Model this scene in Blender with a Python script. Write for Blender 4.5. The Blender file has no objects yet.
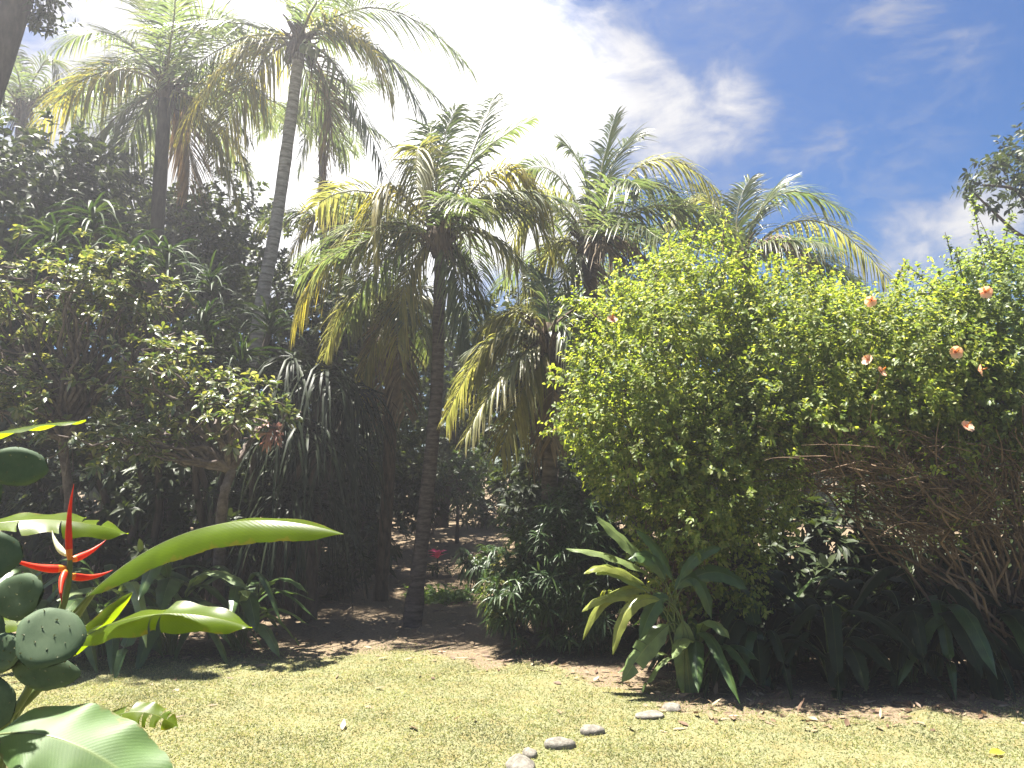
import bpy, math
import numpy as np
R = math.radians
rng = np.random.default_rng(11)
scene = bpy.context.scene
col = scene.collection

# ------------------------------------------------------------------ camera
CAM_H, F_PX, PITCH = 2.0, 770.0, math.atan((485-384)/770.0)
cd = bpy.data.cameras.new('camera'); cam = bpy.data.objects.new('camera', cd); col.objects.link(cam)
cam.location = (0, 0, CAM_H); cam.rotation_euler = (math.pi/2+PITCH, 0, 0)
cd.sensor_width = 36; cd.lens = 36*F_PX/1024; cd.clip_end = 3000; cd.clip_start = 0.05
scene.camera = cam
CP, SP = math.cos(PITCH), math.sin(PITCH)

def at(px, py, Y):
    """world point at distance Y seen at a photo position"""
    u, v = (px-512)/F_PX, (384-py)/F_PX
    d = np.array([u, CP-v*SP, SP+v*CP])
    return np.array([0, 0, CAM_H]) + d*(Y/d[1])

def gz(x, y):
    x = np.asarray(x, float); y = np.asarray(y, float)
    far = np.clip(y-10.5, 0, 60)
    return 0.045*far + 0.02*np.sin(x*0.9+1.3)*np.sin(y*0.8) + np.clip(far, 0, 6)*0.02*np.sin(x*0.5+y*0.37)

def on_ground(px, py):
    u, v = (px-512)/F_PX, (384-py)/F_PX
    d = np.array([u, CP-v*SP, SP+v*CP])
    lo, hi = 2.0, 80.0
    for _ in range(50):
        m = (lo+hi)/2
        p = np.array([0, 0, CAM_H])+d*(m/d[1])
        if p[2] > gz(p[0], p[1]): lo = m
        else: hi = m
    return np.array([p[0], p[1], float(gz(p[0], p[1]))])

# ------------------------------------------------------------------ mesh kit
class MB:
    def __init__(s): s.v = []; s.f = []; s.n = 0; s.uv = []
    def add(s, V, F, mi=0, UV=None, smooth=True):
        V = np.asarray(V, float).reshape(-1, 3); F = np.asarray(F, int)
        s.v.append(V); s.f.append((F+s.n, mi, smooth)); s.n += len(V)
        s.uv.append(np.zeros((len(V), 2)) if UV is None else np.asarray(UV, float).reshape(-1, 2))
        return s
    def build(s, name, mats, parent=None, origin=None):
        V = np.concatenate(s.v)
        o0 = np.zeros(3)
        if parent is not None:
            p = parent
            while p is not None: o0 = o0+np.array(p.location); p = p.parent
        org = np.zeros(3) if origin is None else np.asarray(origin, float)
        if parent is None: V = V-org
        else: V = V-o0-org
        me = bpy.data.meshes.new(name)
        me.vertices.add(len(V)); me.vertices.foreach_set('co', V.astype(np.float32).ravel())
        loops = np.concatenate([f.ravel() for f, _, _ in s.f])
        tot = np.concatenate([np.full(len(f), f.shape[1]) for f, _, _ in s.f])
        mi = np.concatenate([np.full(len(f), m) for f, m, _ in s.f])
        sm = np.concatenate([np.full(len(f), b) for f, _, b in s.f])
        start = np.concatenate([[0], np.cumsum(tot)[:-1]])
        me.loops.add(len(loops)); me.loops.foreach_set('vertex_index', loops.astype(np.int32))
        me.polygons.add(len(tot)); me.polygons.foreach_set('loop_start', start.astype(np.int32))
        me.polygons.foreach_set('material_index', mi.astype(np.int32))
        me.polygons.foreach_set('use_smooth', sm.astype(bool))
        uv = np.concatenate(s.uv)
        ul = me.uv_layers.new(name='UVMap'); ul.data.foreach_set('uv', uv[loops].astype(np.float32).ravel())
        me.update(calc_edges=True); me.validate()
        for m in (mats if isinstance(mats, (list, tuple)) else [mats]): me.materials.append(m)
        o = bpy.data.objects.new(name, me); col.objects.link(o)
        if parent is not None: o.parent = parent
        o.location = org
        return o

def tag(o, label=None, cat=None, group=None, kind=None):
    if label: o['label'] = label
    if cat: o['category'] = cat
    if group: o['group'] = group
    if kind: o['kind'] = kind
    return o

def thing(name, loc, label, cat, group=None):
    o = bpy.data.objects.new(name, None); col.objects.link(o); o.location = loc
    o.empty_display_size = 0.2
    return tag(o, label, cat, group)

def nrm(a):
    a = np.asarray(a, float)
    return a/np.maximum(np.linalg.norm(a, axis=-1, keepdims=True), 1e-9)

def rdir(n, up=0.0):
    d = nrm(rng.normal(size=(n, 3))); d[:, 2] += up
    return nrm(d)

def leaves(mb, B, D, U, L, W, prof=(0.12, 1.0, 0.06), droop=0.15, fold=0.0, mi=0):
    """n separate leaf blades: base B, direction D, face normal U"""
    B = np.asarray(B, float); n = len(B); D = nrm(D); S = nrm(np.cross(D, U)); U = np.cross(S, D)
    L = np.broadcast_to(L, (n,)); W = np.broadcast_to(W, (n,)); droop = np.broadcast_to(droop, (n,))
    fold = np.broadcast_to(fold, (n,))
    k = len(prof); t = np.linspace(0, 1, k); prof = np.asarray(prof, float)
    C = B[:, None]+D[:, None]*(L[:, None]*(t-0.25*droop[:, None]*t*t))[..., None]
    C[..., 2] -= (L*droop)[:, None]*t*t
    w = (W[:, None]*prof*0.5)[..., None]
    cf, sf = np.cos(fold)[:, None, None], np.sin(fold)[:, None, None]
    if np.all(fold == 0):
        V = np.stack([C+S[:, None]*w, C-S[:, None]*w], 2)
        UV = np.stack(np.meshgrid(t, [0., 1.], indexing='ij'), -1); c = 2
    else:
        V = np.stack([C+S[:, None]*w*cf+U[:, None]*w*sf, C, C-S[:, None]*w*cf+U[:, None]*w*sf], 2)
        UV = np.stack(np.meshgrid(t, [0., .5, 1.], indexing='ij'), -1); c = 3
    i = np.arange(n)[:, None, None]*k*c+np.arange(k-1)[None, :, None]*c+np.arange(c-1)[None, None, :]
    Fq = np.stack([i, i+1, i+c+1, i+c], -1).reshape(-1, 4)
    mb.add(V, Fq, mi, np.broadcast_to(UV, (n,)+UV.shape))

def tubes(mb, P, Rd, sides=5, mi=0):
    """n tubes along polylines P (n,m,3) with radii Rd (n,m)"""
    P = np.asarray(P, float)
    if P.ndim == 2: P = P[None]
    n, m, _ = P.shape; Rd = np.broadcast_to(Rd, (n, m))
    T = nrm(np.gradient(P, axis=1))
    ref = np.where(np.abs(T[..., 2:3]) > 0.9, np.array([1., 0, 0]), np.array([0, 0, 1.]))
    ref = np.broadcast_to(ref[:, :1], T.shape)
    A = nrm(np.cross(T, ref)); Bv = np.cross(T, A)
    a = np.linspace(0, 2*math.pi, sides, endpoint=False)
    V = P[:, :, None]+(A[:, :, None]*np.cos(a)[:, None]+Bv[:, :, None]*np.sin(a)[:, None])*Rd[..., None, None]
    i = np.arange(n)[:, None, None]*m*sides+np.arange(m-1)[None, :, None]*sides
    j = np.arange(sides)[None, None, :]; j2 = (j+1) % sides
    Fq = np.stack([i+j, i+j2, i+sides+j2, i+sides+j], -1).reshape(-1, 4)
    L = np.concatenate([[0], np.cumsum(np.linalg.norm(np.diff(P[0], axis=0), axis=1))])
    UV = np.stack(np.meshgrid(L, a/(2*math.pi), indexing='ij'), -1)
    mb.add(V, Fq, mi, np.broadcast_to(UV, (n,)+UV.shape))

def bez(P0, P1, P2, m):
    t = np.linspace(0, 1, m)
    P0, P1, P2 = (np.asarray(p, float) for p in (P0, P1, P2))
    if P0.ndim == 1: t = t[:, None]
    else: t = t[None, :, None]; P0, P1, P2 = P0[:, None], P1[:, None], P2[:, None]
    return (1-t)**2*P0+2*t*(1-t)*P1+t*t*P2

def catmull(pts, m):
    pts = np.asarray(pts, float); p = np.vstack([2*pts[0]-pts[1], pts, 2*pts[-1]-pts[-2]])
    out = []
    n = len(pts)-1
    for s in np.linspace(0, n, m):
        i = min(int(s), n-1); t = s-i
        a, b, c, d = p[i], p[i+1], p[i+2], p[i+3]
        out.append(0.5*((2*b)+(-a+c)*t+(2*a-5*b+4*c-d)*t*t+(-a+3*b-3*c+d)*t**3))
    return np.array(out)

# ------------------------------------------------------------------ materials
def newmat(name):
    m = bpy.data.materials.new(name); m.use_nodes = True
    nt = m.node_tree; nt.nodes.clear()
    return m, nt, nt.nodes, nt.links

def leafmat(name, cols, trans=0.45, rough=0.42, spec=0.4, tcol=None, veins=None, var=0.25, tip=None, wear=0, nscale=9):
    """cols: linear colours spread over the leaves at random"""
    m, nt, N, K = newmat(name)
    out = N.new('ShaderNodeOutputMaterial')
    geo = N.new('ShaderNodeNewGeometry')
    ramp = N.new('ShaderNodeValToRGB'); el = ramp.color_ramp.elements
    while len(el) < len(cols): el.new(0.5)
    for i, c in enumerate(cols):
        el[i].position = i/max(1, len(cols)-1); el[i].color = (*c, 1)
    K.new(geo.outputs['Random Per Island'], ramp.inputs['Fac'])
    tc = N.new('ShaderNodeTexCoord')
    noise = N.new('ShaderNodeTexNoise'); noise.inputs['Scale'].default_value = nscale; noise.inputs['Detail'].default_value = 4
    K.new(tc.outputs['Object'], noise.inputs['Vector'])
    mr = N.new('ShaderNodeMapRange'); mr.inputs['From Min'].default_value = 0.3; mr.inputs['From Max'].default_value = 0.7
    mr.inputs['To Min'].default_value = 1-var; mr.inputs['To Max'].default_value = 1+var
    K.new(noise.outputs['Fac'], mr.inputs['Value'])
    mul = N.new('ShaderNodeVectorMath'); mul.operation = 'SCALE'
    K.new(ramp.outputs['Color'], mul.inputs[0]); K.new(mr.outputs['Result'], mul.inputs['Scale'])
    colour = mul.outputs['Vector']
    bump = None
    if veins:
        sep = N.new('ShaderNodeSeparateXYZ'); K.new(tc.outputs['UV'], sep.inputs[0])
        # side veins run outwards and forwards from the midrib
        ab = N.new('ShaderNodeMath'); ab.operation = 'ABSOLUTE'
        sb = N.new('ShaderNodeMath'); sb.operation = 'SUBTRACT'; K.new(sep.outputs['Y'], sb.inputs[0]); sb.inputs[1].default_value = 0.5
        K.new(sb.outputs[0], ab.inputs[0])
        ml = N.new('ShaderNodeMath'); ml.operation = 'MULTIPLY_ADD'; K.new(ab.outputs[0], ml.inputs[0]); ml.inputs[1].default_value = -0.28
        K.new(sep.outputs['X'], ml.inputs[2])
        sc = N.new('ShaderNodeMath'); sc.operation = 'MULTIPLY'; K.new(ml.outputs[0], sc.inputs[0]); sc.inputs[1].default_value = veins*6.283
        sn = N.new('ShaderNodeMath'); sn.operation = 'SINE'; K.new(sc.outputs[0], sn.inputs[0])
        mm = N.new('ShaderNodeMapRange'); mm.inputs['From Min'].default_value = 0.2; mm.inputs['From Max'].default_value = 1
        mm.inputs['To Min'].default_value = 0; mm.inputs['To Max'].default_value = 0.06
        K.new(sn.outputs[0], mm.inputs['Value'])
        rib = N.new('ShaderNodeMapRange'); rib.inputs['From Min'].default_value = 0.03; rib.inputs['From Max'].default_value = 0.0
        rib.inputs['To Min'].default_value = 0; rib.inputs['To Max'].default_value = 0.6
        K.new(ab.outputs[0], rib.inputs['Value'])
        ad = N.new('ShaderNodeMath'); ad.operation = 'MAXIMUM'; K.new(mm.outputs[0], ad.inputs[0]); K.new(rib.outputs[0], ad.inputs[1])
        mx = N.new('ShaderNodeMix'); mx.data_type = 'RGBA'
        K.new(ad.outputs[0], mx.inputs['Factor']); K.new(colour, mx.inputs['A'])
        mx.inputs['B'].default_value = (min(1, cols[-1][0]*1.9+.03), min(1, cols[-1][1]*1.5+.03), cols[-1][2]*1.6+.01, 1)
        colour = mx.outputs['Result']
        bump = N.new('ShaderNodeBump'); bump.inputs['Strength'].default_value = 0.05; bump.inputs['Distance'].default_value = 0.002
        K.new(sn.outputs[0], bump.inputs['Height'])
    if tip or wear:
        sp2 = N.new('ShaderNodeSeparateXYZ'); K.new(tc.outputs['UV'], sp2.inputs[0])
        q = N.new('ShaderNodeMapRange'); q.interpolation_type = 'SMOOTHSTEP'
        if tip:                              # withered leaflet ends
            q.inputs['From Min'].default_value = .45; q.inputs['From Max'].default_value = 1.0; q.inputs['To Max'].default_value = .65
            K.new(sp2.outputs['X'], q.inputs['Value'])
        else:                                # brown nibbled margins and blotches
            d1 = N.new('ShaderNodeMath'); d1.operation = 'SUBTRACT'; K.new(sp2.outputs['Y'], d1.inputs[0]); d1.inputs[1].default_value = .5
            d2 = N.new('ShaderNodeMath'); d2.operation = 'ABSOLUTE'; K.new(d1.outputs[0], d2.inputs[0])
            nz = N.new('ShaderNodeTexNoise'); nz.inputs['Scale'].default_value = 26; nz.inputs['Detail'].default_value = 6; K.new(tc.outputs['Object'], nz.inputs['Vector'])
            d3 = N.new('ShaderNodeMath'); d3.operation = 'POWER'; K.new(d2.outputs[0], d3.inputs[0]); d3.inputs[1].default_value = 5
            d4 = N.new('ShaderNodeMath'); d4.operation = 'MULTIPLY_ADD'; K.new(d3.outputs[0], d4.inputs[0]); d4.inputs[1].default_value = 9; K.new(nz.outputs['Fac'], d4.inputs[2])
            q.inputs['From Min'].default_value = .70; q.inputs['From Max'].default_value = .82; q.inputs['To Max'].default_value = wear
            K.new(d4.outputs[0], q.inputs['Value'])
        m3 = N.new('ShaderNodeMix'); m3.data_type = 'RGBA'; K.new(q.outputs[0], m3.inputs['Factor']); K.new(colour, m3.inputs['A'])
        m3.inputs['B'].default_value = (*(tip or (.20, .13, .05)), 1); colour = m3.outputs['Result']
    pb = N.new('ShaderNodeBsdfPrincipled'); pb.inputs['Roughness'].default_value = rough
    pb.inputs['Specular IOR Level'].default_value = spec
    K.new(colour, pb.inputs['Base Color'])
    tr = N.new('ShaderNodeBsdfTranslucent')
    tm = N.new('ShaderNodeMix'); tm.data_type = 'RGBA'; tm.blend_type = 'MULTIPLY'; tm.inputs['Factor'].default_value = 1
    K.new(colour, tm.inputs['A']); tm.inputs['B'].default_value = (*(tcol or (1.7, 1.6, 0.6)), 1)
    K.new(tm.outputs['Result'], tr.inputs['Color'])
    mix = N.new('ShaderNodeMixShader'); mix.inputs['Fac'].default_value = trans
    K.new(pb.outputs[0], mix.inputs[1]); K.new(tr.outputs[0], mix.inputs[2]); K.new(mix.outputs[0], out.inputs['Surface'])
    if bump: K.new(bump.outputs[0], pb.inputs['Normal'])
    return m

def barkmat(name, c1, c2, scale=6.0, stretch=(1, 1, 1), rings=0.0, rough=0.85):
    m, nt, N, K = newmat(name)
    out = N.new('ShaderNodeOutputMaterial'); pb = N.new('ShaderNodeBsdfPrincipled')
    pb.inputs['Roughness'].default_value = rough; pb.inputs['Specular IOR Level'].default_value = 0.2
    K.new(pb.outputs[0], out.inputs['Surface'])
    tc = N.new('ShaderNodeTexCoord'); mp = N.new('ShaderNodeMapping'); mp.inputs['Scale'].default_value = stretch
    K.new(tc.outputs['Object'], mp.inputs['Vector'])
    n1 = N.new('ShaderNodeTexNoise'); n1.inputs['Scale'].default_value = scale; n1.inputs['Detail'].default_value = 8
    n1.inputs['Roughness'].default_value = 0.65
    K.new(mp.outputs[0], n1.inputs['Vector'])
    rp = N.new('ShaderNodeValToRGB'); e = rp.color_ramp.elements
    e[0].position = 0.36; e[0].color = (*c1, 1); e[1].position = 0.66; e[1].color = (*c2, 1)
    K.new(n1.outputs['Fac'], rp.inputs['Fac'])
    colour = rp.outputs['Color']; height = n1.outputs['Fac']
    if rings:
        sep = N.new('ShaderNodeSeparateXYZ'); K.new(tc.outputs['UV'], sep.inputs[0])
        ad = N.new('ShaderNodeMath'); ad.operation = 'MULTIPLY_ADD'; K.new(n1.outputs['Fac'], ad.inputs[0]); ad.inputs[1].default_value = 0.09
        K.new(sep.outputs['X'], ad.inputs[2])
        ml = N.new('ShaderNodeMath'); ml.operation = 'MULTIPLY'; K.new(ad.outputs[0], ml.inputs[0]); ml.inputs[1].default_value = rings
        fr = N.new('ShaderNodeMath'); fr.operation = 'FRACT'; K.new(ml.outputs[0], fr.inputs[0])
        rr = N.new('ShaderNodeValToRGB'); e = rr.color_ramp.elements
        e[0].position = 0; e[0].color = (0.62, 0.6, 0.58, 1); e[1].position = 0.35; e[1].color = (1, 1, 1, 1)
        K.new(fr.outputs[0], rr.inputs['Fac'])
        mx = N.new('ShaderNodeMix'); mx.data_type = 'RGBA'; mx.blend_type = 'MULTIPLY'; mx.inputs['Factor'].default_value = 1
        K.new(colour, mx.inputs['A']); K.new(rr.outputs['Color'], mx.inputs['B']); colour = mx.outputs['Result']
        h2 = N.new('ShaderNodeMath'); h2.operation = 'ADD'; K.new(n1.outputs['Fac'], h2.inputs[0]); K.new(fr.outputs[0], h2.inputs[1])
        height = h2.outputs[0]
    K.new(colour, pb.inputs['Base Color'])
    bp = N.new('ShaderNodeBump'); bp.inputs['Strength'].default_value = 0.6; bp.inputs['Distance'].default_value = 0.02
    K.new(height, bp.inputs['Height']); K.new(bp.outputs[0], pb.inputs['Normal'])
    return m

M = {}
M['palm'] = leafmat('palm_leaflet_green', [(.065, .095, .038), (.10, .13, .055), (.145, .155, .075)], .54, .34, .55, tcol=(1.35, 1.4, .8), tip=(.15, .14, .07))
M['palm_sunlit'] = leafmat('palm_leaflet_sunlit', [(.14, .155, .06), (.20, .20, .08), (.26, .24, .11)], .54, .4, .45, (1.4, 1.4, .7), tip=(.24, .2, .1))  # brighter copy of the green leaflet, sunlit look put into its colour
M['palm_yellow'] = leafmat('palm_leaflet_yellowing', [(.13, .135, .03), (.21, .185, .045), (.30, .25, .07)], .55, .4, .45, (1.45, 1.4, .5))
M['palm_dead'] = leafmat('palm_leaflet_dry', [(.12, .085, .05), (.17, .12, .07), (.24, .18, .11)], .3, .6, .25, (1.3, 1.1, .8))
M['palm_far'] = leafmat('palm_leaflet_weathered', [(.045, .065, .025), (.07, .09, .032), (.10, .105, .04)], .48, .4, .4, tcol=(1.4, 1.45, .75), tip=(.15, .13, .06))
M['rachis'] = leafmat('palm_midrib', [(.12, .12, .05), (.15, .13, .06)], .05, .45, .4)
M['rachis_dead'] = leafmat('palm_midrib_dry', [(.12, .09, .06), (.15, .11, .07)], .05, .6, .3)
M['palm_bark'] = barkmat('palm_bark', (.042, .031, .028), (.125, .10, .09), 7, (1, 1, 3), rings=9)
M['palm_bark_pale'] = barkmat('palm_bark_pale', (.17, .155, .145), (.36, .33, .31), 7, (1, 1, 3), rings=7)
M['fibre'] = barkmat('palm_fibre', (.035, .024, .016), (.12, .085, .055), 14, (1, 1, .3))
M['bark_dark'] = barkmat('dark_bark', (.03, .022, .018), (.085, .065, .052), 8, (1, 1, .35))
M['twig'] = barkmat('twig_bark', (.06, .038, .026), (.22, .15, .10), 3)
M['branch_grey'] = barkmat('grey_branch_bark', (.05, .036, .032), (.16, .128, .112), 9)
M['hedge'] = leafmat('hibiscus_leaf', [(.085, .13, .032), (.135, .185, .045), (.19, .235, .06), (.28, .29, .12)], .58, .45, .32, (1.7, 1.6, .5), var=.38, nscale=2.6)
M['hedge_far'] = leafmat('hibiscus_leaf_pale', [(.095, .145, .05), (.145, .19, .065), (.20, .235, .10)], .57, .36, .5, (1.6, 1.55, .6))
M['plumeria'] = leafmat('plumeria_leaf', [(.045, .078, .022), (.075, .11, .032), (.105, .135, .04), (.15, .155, .05), (.25, .26, .18)], .42, .32, .5)  # last stop puts pale glossy reflections into the leaf colour
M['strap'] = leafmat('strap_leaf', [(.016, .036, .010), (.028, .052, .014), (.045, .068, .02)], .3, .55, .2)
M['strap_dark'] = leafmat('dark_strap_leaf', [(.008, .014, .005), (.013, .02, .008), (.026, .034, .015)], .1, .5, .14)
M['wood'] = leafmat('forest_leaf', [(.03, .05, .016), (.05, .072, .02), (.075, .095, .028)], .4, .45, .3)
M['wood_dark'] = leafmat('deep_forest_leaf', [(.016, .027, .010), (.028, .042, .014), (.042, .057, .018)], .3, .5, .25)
M['narrow'] = leafmat('narrow_leaf', [(.02, .042, .014), (.033, .062, .018), (.05, .08, .024)], .3, .42, .3)
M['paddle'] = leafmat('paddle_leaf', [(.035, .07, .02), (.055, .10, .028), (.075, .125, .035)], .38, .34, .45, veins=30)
M['paddle_dark'] = leafmat('shaded_paddle_leaf', [(.008, .015, .005), (.013, .024, .007), (.022, .035, .010)], .25, .5, .16, veins=30)  # darker copy of the paddle leaf, deep shade put into its colour
M['paddle_pale'] = leafmat('sunlit_paddle_leaf', [(.13, .19, .07), (.17, .22, .08)], .45, .36, .5, veins=30)  # paler copy of the paddle leaf with sunlight put into its colour
M['paddle_yellow'] = leafmat('sunlit_yellow_paddle_leaf', [(.17, .21, .04), (.23, .25, .06)], .48, .36, .45, veins=30)  # yellow-green copy, the sun on the ginger is painted into it
M['helic'] = leafmat('heliconia_leaf', [(.078, .128, .008), (.095, .145, .010)], .68, .36, .4, (2.1, 1.9, .4), veins=48, var=.2, wear=.4)
M['helic_face'] = leafmat('heliconia_leaf_waxy', [(.07, .125, .042), (.08, .135, .046)], .3, .5, .22, (1.6, 1.5, .6), veins=48, var=.2, wear=.4)
M['helic_stem'] = leafmat('heliconia_stem', [(.09, .12, .03), (.11, .14, .04)], .1, .4, .4)
M['bract'] = leafmat('red_bract', [(.46, .022, .010), (.56, .06, .014)], .35, .42, .35, (1.5, 1.3, 1.0), var=.2)
M['bract_base'] = leafmat('orange_bract_base', [(.55, .20, .02), (.6, .26, .03)], .3, .38, .45, (1.4, 1.2, .7))
M['bract_pale'] = leafmat('pale_bract', [(.5, .52, .36), (.55, .55, .42)], .35, .45, .4, (1.2, 1.2, 1))
M['flower'] = leafmat('peach_petal', [(.74, .44, .29), (.80, .53, .38)], .45, .5, .3, (1.4, 1.1, .9))
M['flower_core'] = leafmat('dark_flower_eye', [(.35, .05, .03), (.4, .08, .04)], .2, .5, .3)
M['ti_pink'] = leafmat('pink_leaf', [(.75, .07, .22), (.85, .16, .34)], .45, .4, .4, (1.5, 1, 1))
M['grass'] = leafmat('lawn_blade', [(.155, .182, .078), (.205, .225, .104), (.25, .257, .138), (.31, .30, .185)], .42, .6, .15, (1.35, 1.3, .8), var=.32, nscale=1.3)
M['litter'] = leafmat('fallen_leaf', [(.085, .05, .03), (.14, .09, .055), (.21, .15, .09), (.30, .24, .16)], .15, .6, .3, (1.2, 1, .8))
M['yellow_leaf'] = leafmat('yellow_leaf', [(.75, .52, .03), (.78, .56, .04)], .35, .5, .3, (1.2, 1.1, .6))
M['pink_dry'] = leafmat('pinkish_dry_leaf', [(.22, .12, .09), (.30, .17, .13), (.20, .09, .07)], .35, .5, .3, (1.3, 1, .9))
M['ground_cover'] = leafmat('bright_ground_cover', [(.06, .12, .03), (.10, .17, .04), (.13, .19, .06)], .4, .4, .4)

def cactusmat():
    m, nt, N, K = newmat('cactus_skin')
    out = N.new('ShaderNodeOutputMaterial'); pb = N.new('ShaderNodeBsdfPrincipled'); pb.inputs['Roughness'].default_value = .7
    pb.inputs['Specular IOR Level'].default_value = .15
    tc = N.new('ShaderNodeTexCoord'); n = N.new('ShaderNodeTexNoise'); n.inputs['Scale'].default_value = 14; n.inputs['Detail'].default_value = 6
    K.new(tc.outputs['Object'], n.inputs['Vector'])
    r = N.new('ShaderNodeValToRGB'); e = r.color_ramp.elements
    e[0].position = .35; e[0].color = (.04, .066, .034, 1); e[1].position = .7; e[1].color = (.075, .105, .058, 1)
    e.new(.8).color = (.13, .10, .06, 1); n.inputs['Roughness'].default_value = .65
    K.new(n.outputs['Fac'], r.inputs['Fac']); K.new(r.outputs['Color'], pb.inputs['Base Color'])
    pb.inputs['Subsurface Weight'].default_value = 0.0
    K.new(pb.outputs[0], out.inputs['Surface'])
    return m
M['cactus'] = cactusmat()
M['spine'] = leafmat('pale_spine', [(.07, .08, .045), (.11, .115, .065)], .1, .6, .2)
M['stone'] = barkmat('grey_stone', (.09, .082, .068), (.22, .20, .168), 16, (1, 1, 1), rough=.9)

def groundmat():
    m, nt, N, K = newmat('garden_soil_and_turf')
    out = N.new('ShaderNodeOutputMaterial'); pb = N.new('ShaderNodeBsdfPrincipled'); pb.inputs['Roughness'].default_value = .95
    pb.inputs['Specular IOR Level'].default_value = .1
    K.new(pb.outputs[0], out.inputs['Surface'])
    tc = N.new('ShaderNodeTexCoord')
    def noise(s, d=6, r=.6):
        n = N.new('ShaderNodeTexNoise'); n.inputs['Scale'].default_value = s; n.inputs['Detail'].default_value = d; n.inputs['Roughness'].default_value = r
        K.new(tc.outputs['Object'], n.inputs['Vector']); return n
    def ramp(src, stops):
        r = N.new('ShaderNodeValToRGB'); e = r.color_ramp.elements
        while len(e) < len(stops): e.new(.5)
        for i, (p, c) in enumerate(stops): e[i].position = p; e[i].color = (*c, 1)
        K.new(src, r.inputs['Fac']); return r.outputs['Color']
    fine, mid, big = noise(45, 8, .7), noise(5, 6), noise(.8, 4)
    soil = ramp(fine.outputs['Fac'], [(.3, (.08, .060, .039)), (.5, (.155, .117, .077)), (.72, (.26, .20, .134))])
    turf = ramp(fine.outputs['Fac'], [(.3, (.10, .105, .05)), (.5, (.16, .158, .08)), (.72, (.235, .21, .125))])
    dry = ramp(mid.outputs['Fac'], [(.42, (1, 1, 1)), (.62, (1.0, .86, .72))])
    mx = N.new('ShaderNodeMix'); mx.data_type = 'RGBA'; mx.blend_type = 'MULTIPLY'; mx.inputs['Factor'].default_value = .8
    K.new(turf, mx.inputs['A']); K.new(dry, mx.inputs['B'])
    att = N.new('ShaderNodeAttribute'); att.attribute_name = 'turf'
    ad = N.new('ShaderNodeMath'); ad.operation = 'MULTIPLY_ADD'; K.new(mid.outputs['Fac'], ad.inputs[0]); ad.inputs[1].default_value = .9
    K.new(att.outputs['Fac'], ad.inputs[2])
    mr = N.new('ShaderNodeMapRange'); mr.interpolation_type = 'SMOOTHSTEP'; mr.inputs['From Min'].default_value = .75; mr.inputs['From Max'].default_value = 1.15
    K.new(ad.outputs[0], mr.inputs['Value'])
    m2 = N.new('ShaderNodeMix'); m2.data_type = 'RGBA'; K.new(mr.outputs[0], m2.inputs['Factor'])
    K.new(soil, m2.inputs['A']); K.new(mx.outputs['Result'], m2.inputs['B'])
    K.new(m2.outputs['Result'], pb.inputs['Base Color'])
    bp = N.new('ShaderNodeBump'); bp.inputs['Strength'].default_value = .8; bp.inputs['Distance'].default_value = .03
    K.new(fine.outputs['Fac'], bp.inputs['Height']); K.new(bp.outputs[0], pb.inputs['Normal'])
    return m

# ------------------------------------------------------------------ ground
EDGE = np.array([(-9, 9.6), (-4.6, 9.3), (-3.0, 9.2), (-1.4, 9.8), (-.5, 9.0), (.4, 8.8), (1.1, 8.1), (1.5, 7.3), (2.6, 6.9), (3.6, 7.0), (5.4, 7.3), (9, 7.4)])
def turf_amount(x, y):
    e = np.interp(x, EDGE[:, 0], EDGE[:, 1])
    e = e+.22*np.sin(x*3.1+np.sin(x*1.7)*2)*np.sin(x*.9+1)+.15*np.sin(x*7.3+y*4)*np.cos(y*6-x*2)
    return 1/(1+np.exp((y-e)/0.2))
xs = np.unique(np.concatenate([np.linspace(-110, -14, 20), np.arange(-14, 14, .16), np.linspace(14, 110, 20)]))
ys = np.unique(np.concatenate([np.linspace(-30, 3, 8), np.arange(3, 18, .16), np.arange(18, 60, 1.5), np.linspace(60, 150, 12)]))
X, Yg = np.meshgrid(xs, ys, indexing='ij')
Z = gz(X, Yg)
mb = MB(); a, b = X.shape
i = (np.arange(a-1)[:, None]*b+np.arange(b-1)[None, :]).ravel()
mb.add(np.stack([X, Yg, Z], -1), np.stack([i, i+b, i+b+1, i+1], -1))
g = mb.build('ground', groundmat()); tag(g, 'lawn turning to shaded brown soil under the trees', 'ground', kind='structure')
at_ = g.data.attributes.new('turf', 'FLOAT', 'POINT'); at_.data.foreach_set('value', turf_amount(X, Yg).astype(np.float32).ravel())

# short lawn grass
n = 620000
gy = 3.0+(rng.random(n)**1.1)*9
gx = (rng.random(n)*2-1)*(gy*.72+1.6)
keep = rng.random(n) < np.clip(turf_amount(gx, gy)*1.0+.05*(gy < 10), 0, 1)
patch = np.sin(gx*1.7+2*np.sin(gy*1.1))*np.sin(gy*2.1+gx*.6)
patch2 = np.sin(gx*5.3+gy*3)*np.sin(gy*6.1-gx*2.2)
keep &= rng.random(n) < np.clip(.66+.26*patch+.22*patch2, .1, 1)
gx, gy = gx[keep], gy[keep]; n = len(gx)
B = np.stack([gx, gy, gz(gx, gy)-.003], 1)
D = nrm(np.stack([rng.normal(size=n)*.6, rng.normal(size=n)*.6, np.full(n, .75)], 1))
gb = MB(); leaves(gb, B, D, rdir(n), .02+rng.random(n)*.022, .007+rng.random(n)*.004, (1, .8, .1), .25)
tag(gb.build('lawn_grass', M['grass']), 'short dry yellow green lawn grass in full sun', 'grass', kind='stuff')

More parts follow.
